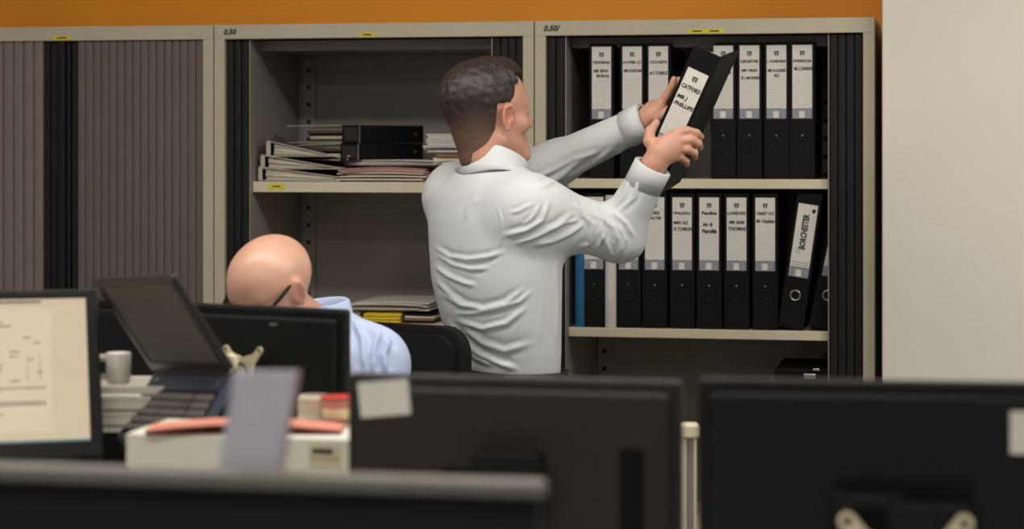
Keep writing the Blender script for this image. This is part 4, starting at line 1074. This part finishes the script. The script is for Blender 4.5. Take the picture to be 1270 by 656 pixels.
for s in (-1, 1):
    h0 = pel+bl_*(.09*s); kn = h0+bf*.40+bl_*.05*s; kn.z = .62; an = kn+bf*.03; an.z = .10
    fb.op(rcone(h0, kn, .080, .055), .03); fb.op(rcone(kn, an, .052, .038), .02); fb.op(rcone(an-Uv*.04, an+bf*.14-Uv*.065, .036, .024), .02)
V, F = fb.mesh(); V = lap_smooth(V, F, 2)
flush(skin_obj('body', V, F, 'skin_bald', bald, inv2), V, ho2, Rb, HB, .002, .002)
for s in (-1, 1):
    b = bmesh.new(); bmesh.ops.create_icosphere(b, subdivisions=3, radius=.0115); mb = MB(); mb.bm(b, 0, True); mb.build('eye', 'eye_white', bald, Hb(.0795, .031*s, -.001)-base2)
# glasses
mb = MB()
for s in (-1, 1):
    mb.tube([Hb(.101-.010*abs(math.cos(t_)), (.032+.025*math.cos(t_))*s, -.004+.017*math.sin(t_)) for t_ in [2*PI*i/24 for i in range(24)]], .0018, 8, 0, inv2, True)
    mb.tube([Hb(.096, .058*s, .002), Hb(.088, .073*s, .005), Hb(.05, .0825*s, .018), Hb(.014, .0865*s, .031), Hb(-.004, .086*s, .031)], .0038, 8, 0, inv2)
mb.tube([Hb(.100, -.008, .002), Hb(.106, 0, .005), Hb(.100, .008, .002)], .0018, 8, 0, inv2)
gl = mb.build('eyeglasses', 'plastic_dark', bald)
# shirt
fq = Field(lo2, hi2, .0044)
latb = bl_
fq.op(rcone(pel, chest, .135, .150), .06)
for s in (-1, 1):
    fq.op(rcone(pel+bl_*.05*s, chest+bl_*.07*s-bf*.02, .11, .12), .06)
fq.op(rcone(chest, nb-Uv*.085, .14, .060), .06)
for a, b, c_ in ((shl, ell_l, wl), (shr, ell_r, wr)):
    fq.op(rcone(nb-Uv*.060, a-Uv*.01, .058, .062), .05); fq.op(rcone(a, b, .068, .056), .05); fq.op(rcone(b, c_, .056, .042), .03)
    dr = (c_-b).normalized(); fq.op(rcone(c_+dr*.045, c_+dr*.2, .06, .07), .004, 'sub')
fq.op(rcone(P(414, 413, DB+.02), shl+Uv*.01, .050, .058), .05)
fq.op((lambda p: p[..., 2]-(pel.z-.06), lo2-.1, np.array([hi2[0], hi2[1], pel.z-.06])), .01, 'sub')
V, F = fq.mesh(); V = lap_smooth(V, F, 3)
V = creases(V, F, [([(438, 395), (450, 420), (452, 460)], .010, 3.6), ([(470, 412), (463, 435), (462, 462)], .011, 3.6), ([(482, 420), (476, 440), (478, 462)], .010, 3.6), ([(430, 410), (436, 435), (434, 460)], .005, 4), ([(455, 405), (475, 418), (490, 440)], .004, 4)])
V = lap_smooth(V, F, 1, .4)
sh2 = skin_obj('shirt', V, F, 'shirt_blue', bald, inv2)
collar(sh2, inv2, P(392, 394, DB+.045), (nb-chest+Uv*.45+bl_*-.06).normalized(), bf, .064, .078, .092, .020, .026, 'shirt_blue')
ftb = Field(lo2, [hi2[0], hi2[1], pel.z+.16], .008)
ftb.op(ell(pel-Uv*.01, (.17, .15, .12)), .03)
for s in (-1, 1):
    h0 = pel+bl_*(.09*s); kn = h0+bf*.40+bl_*.05*s; kn.z = .62; an = kn+bf*.03; an.z = .10
    ftb.op(rcone(h0, kn, .098, .074), .04); ftb.op(rcone(kn, an-Uv*.03, .072, .058), .03)
    fo = Field(arr(an)-.22, arr(an)+.25, .006); a0 = Vector((an.x, an.y, .042)); fo.op(rcone(a0-bf*.05, a0+bf*.17-Uv*.008, .044, .036), .02); fo.op(rcone(a0, a0+Uv*.05, .046, .048), .03)
    fo.op((lambda p: p[..., 2]-.002, arr(an)-.3, np.array([an.x+.3, an.y+.3, .002])), 0, 'sub')
    V, F = fo.mesh(); V = lap_smooth(V, F, 2); skin_obj('shoe', V, F, 'shoe', bald, inv2)
V, F = ftb.mesh(); V = lap_smooth(V, F, 2); skin_obj('trousers', V, F, 'trousers', bald, inv2)
# office chair
pc_ = P(505, 440, DB+.25)
cb = Vector((base2.x, base2.y, 0))
ch = thing('office_chair', 'black office chair behind the seated man, its padded back showing at his right', 'chair', cb, (0, 0, math.atan2(-bf.x, bf.y)))
# local: +Y is the way the sitter faces
zs = .545
mb = MB(); mb.box((-.24, -.24, zs-.07), (.24, .24, zs), .03, seg=3); mb.build('seat', 'chair_black', ch)
bkw = pc_-cb; yb_ = -.235; top_z = P(520, 413, DB+.12).z
mb = MB(); n = 14; pr_ = []
def rr(w_, z0, z1, r): 
    o = []
    for cx, cz, a0 in ((w_-r, z1-r, 0), (-w_+r, z1-r, 90), (-w_+r*.6, z0+r*.6, 180), (w_-r*.6, z0+r*.6, 270)):
        q_ = r if a0 < 180 else r*.6
        for i in range(7): o.append((cx+q_*math.cos(math.radians(a0+15*i)), cz+q_*math.sin(math.radians(a0+15*i))))
    return o
mb.prism(rr(.175, zs+.08, top_z, .06), -.035, .035, 0, Matrix.Translation((0, yb_, 0)) @ FACE, bev=.018); mb.build('backrest', 'chair_black', ch)
mb = MB(); mb.box((-.04, yb_-.06, zs-.10), (.04, yb_-.036, zs+.35), .006); mb.box((-.04, yb_-.06, zs-.10), (.04, .05, zs-.0705), .006); mb.build('back_support', 'plastic_black', ch)
mb = MB(); mb.cyl((0, 0, .10), (0, 0, zs-.0705), .028); mb.build('gas_column', 'plastic_dark', ch)
mb = MB()
for k in range(5):
    a = 2*PI*k/5+.3; mb.tube([(0, 0, .10), (.16*math.cos(a), .16*math.sin(a), .092), (.29*math.cos(a), .29*math.sin(a), .068)], [.03, .024, .016], 10)
mb.build('star_base', 'plastic_black', ch)
for k in range(5):
    a = 2*PI*k/5+.3; mb = MB(); c_ = Vector((.29*math.cos(a), .29*math.sin(a), .026)); d_ = Vector((-math.sin(a), math.cos(a), 0)); mb.cyl(c_-d_*.02, c_+d_*.02, .025); mb.cyl(c_+Uv*.01, c_+Uv*.045, .008); mb.build('castor', 'plastic_dark', ch)
bpy.context.view_layer.update()
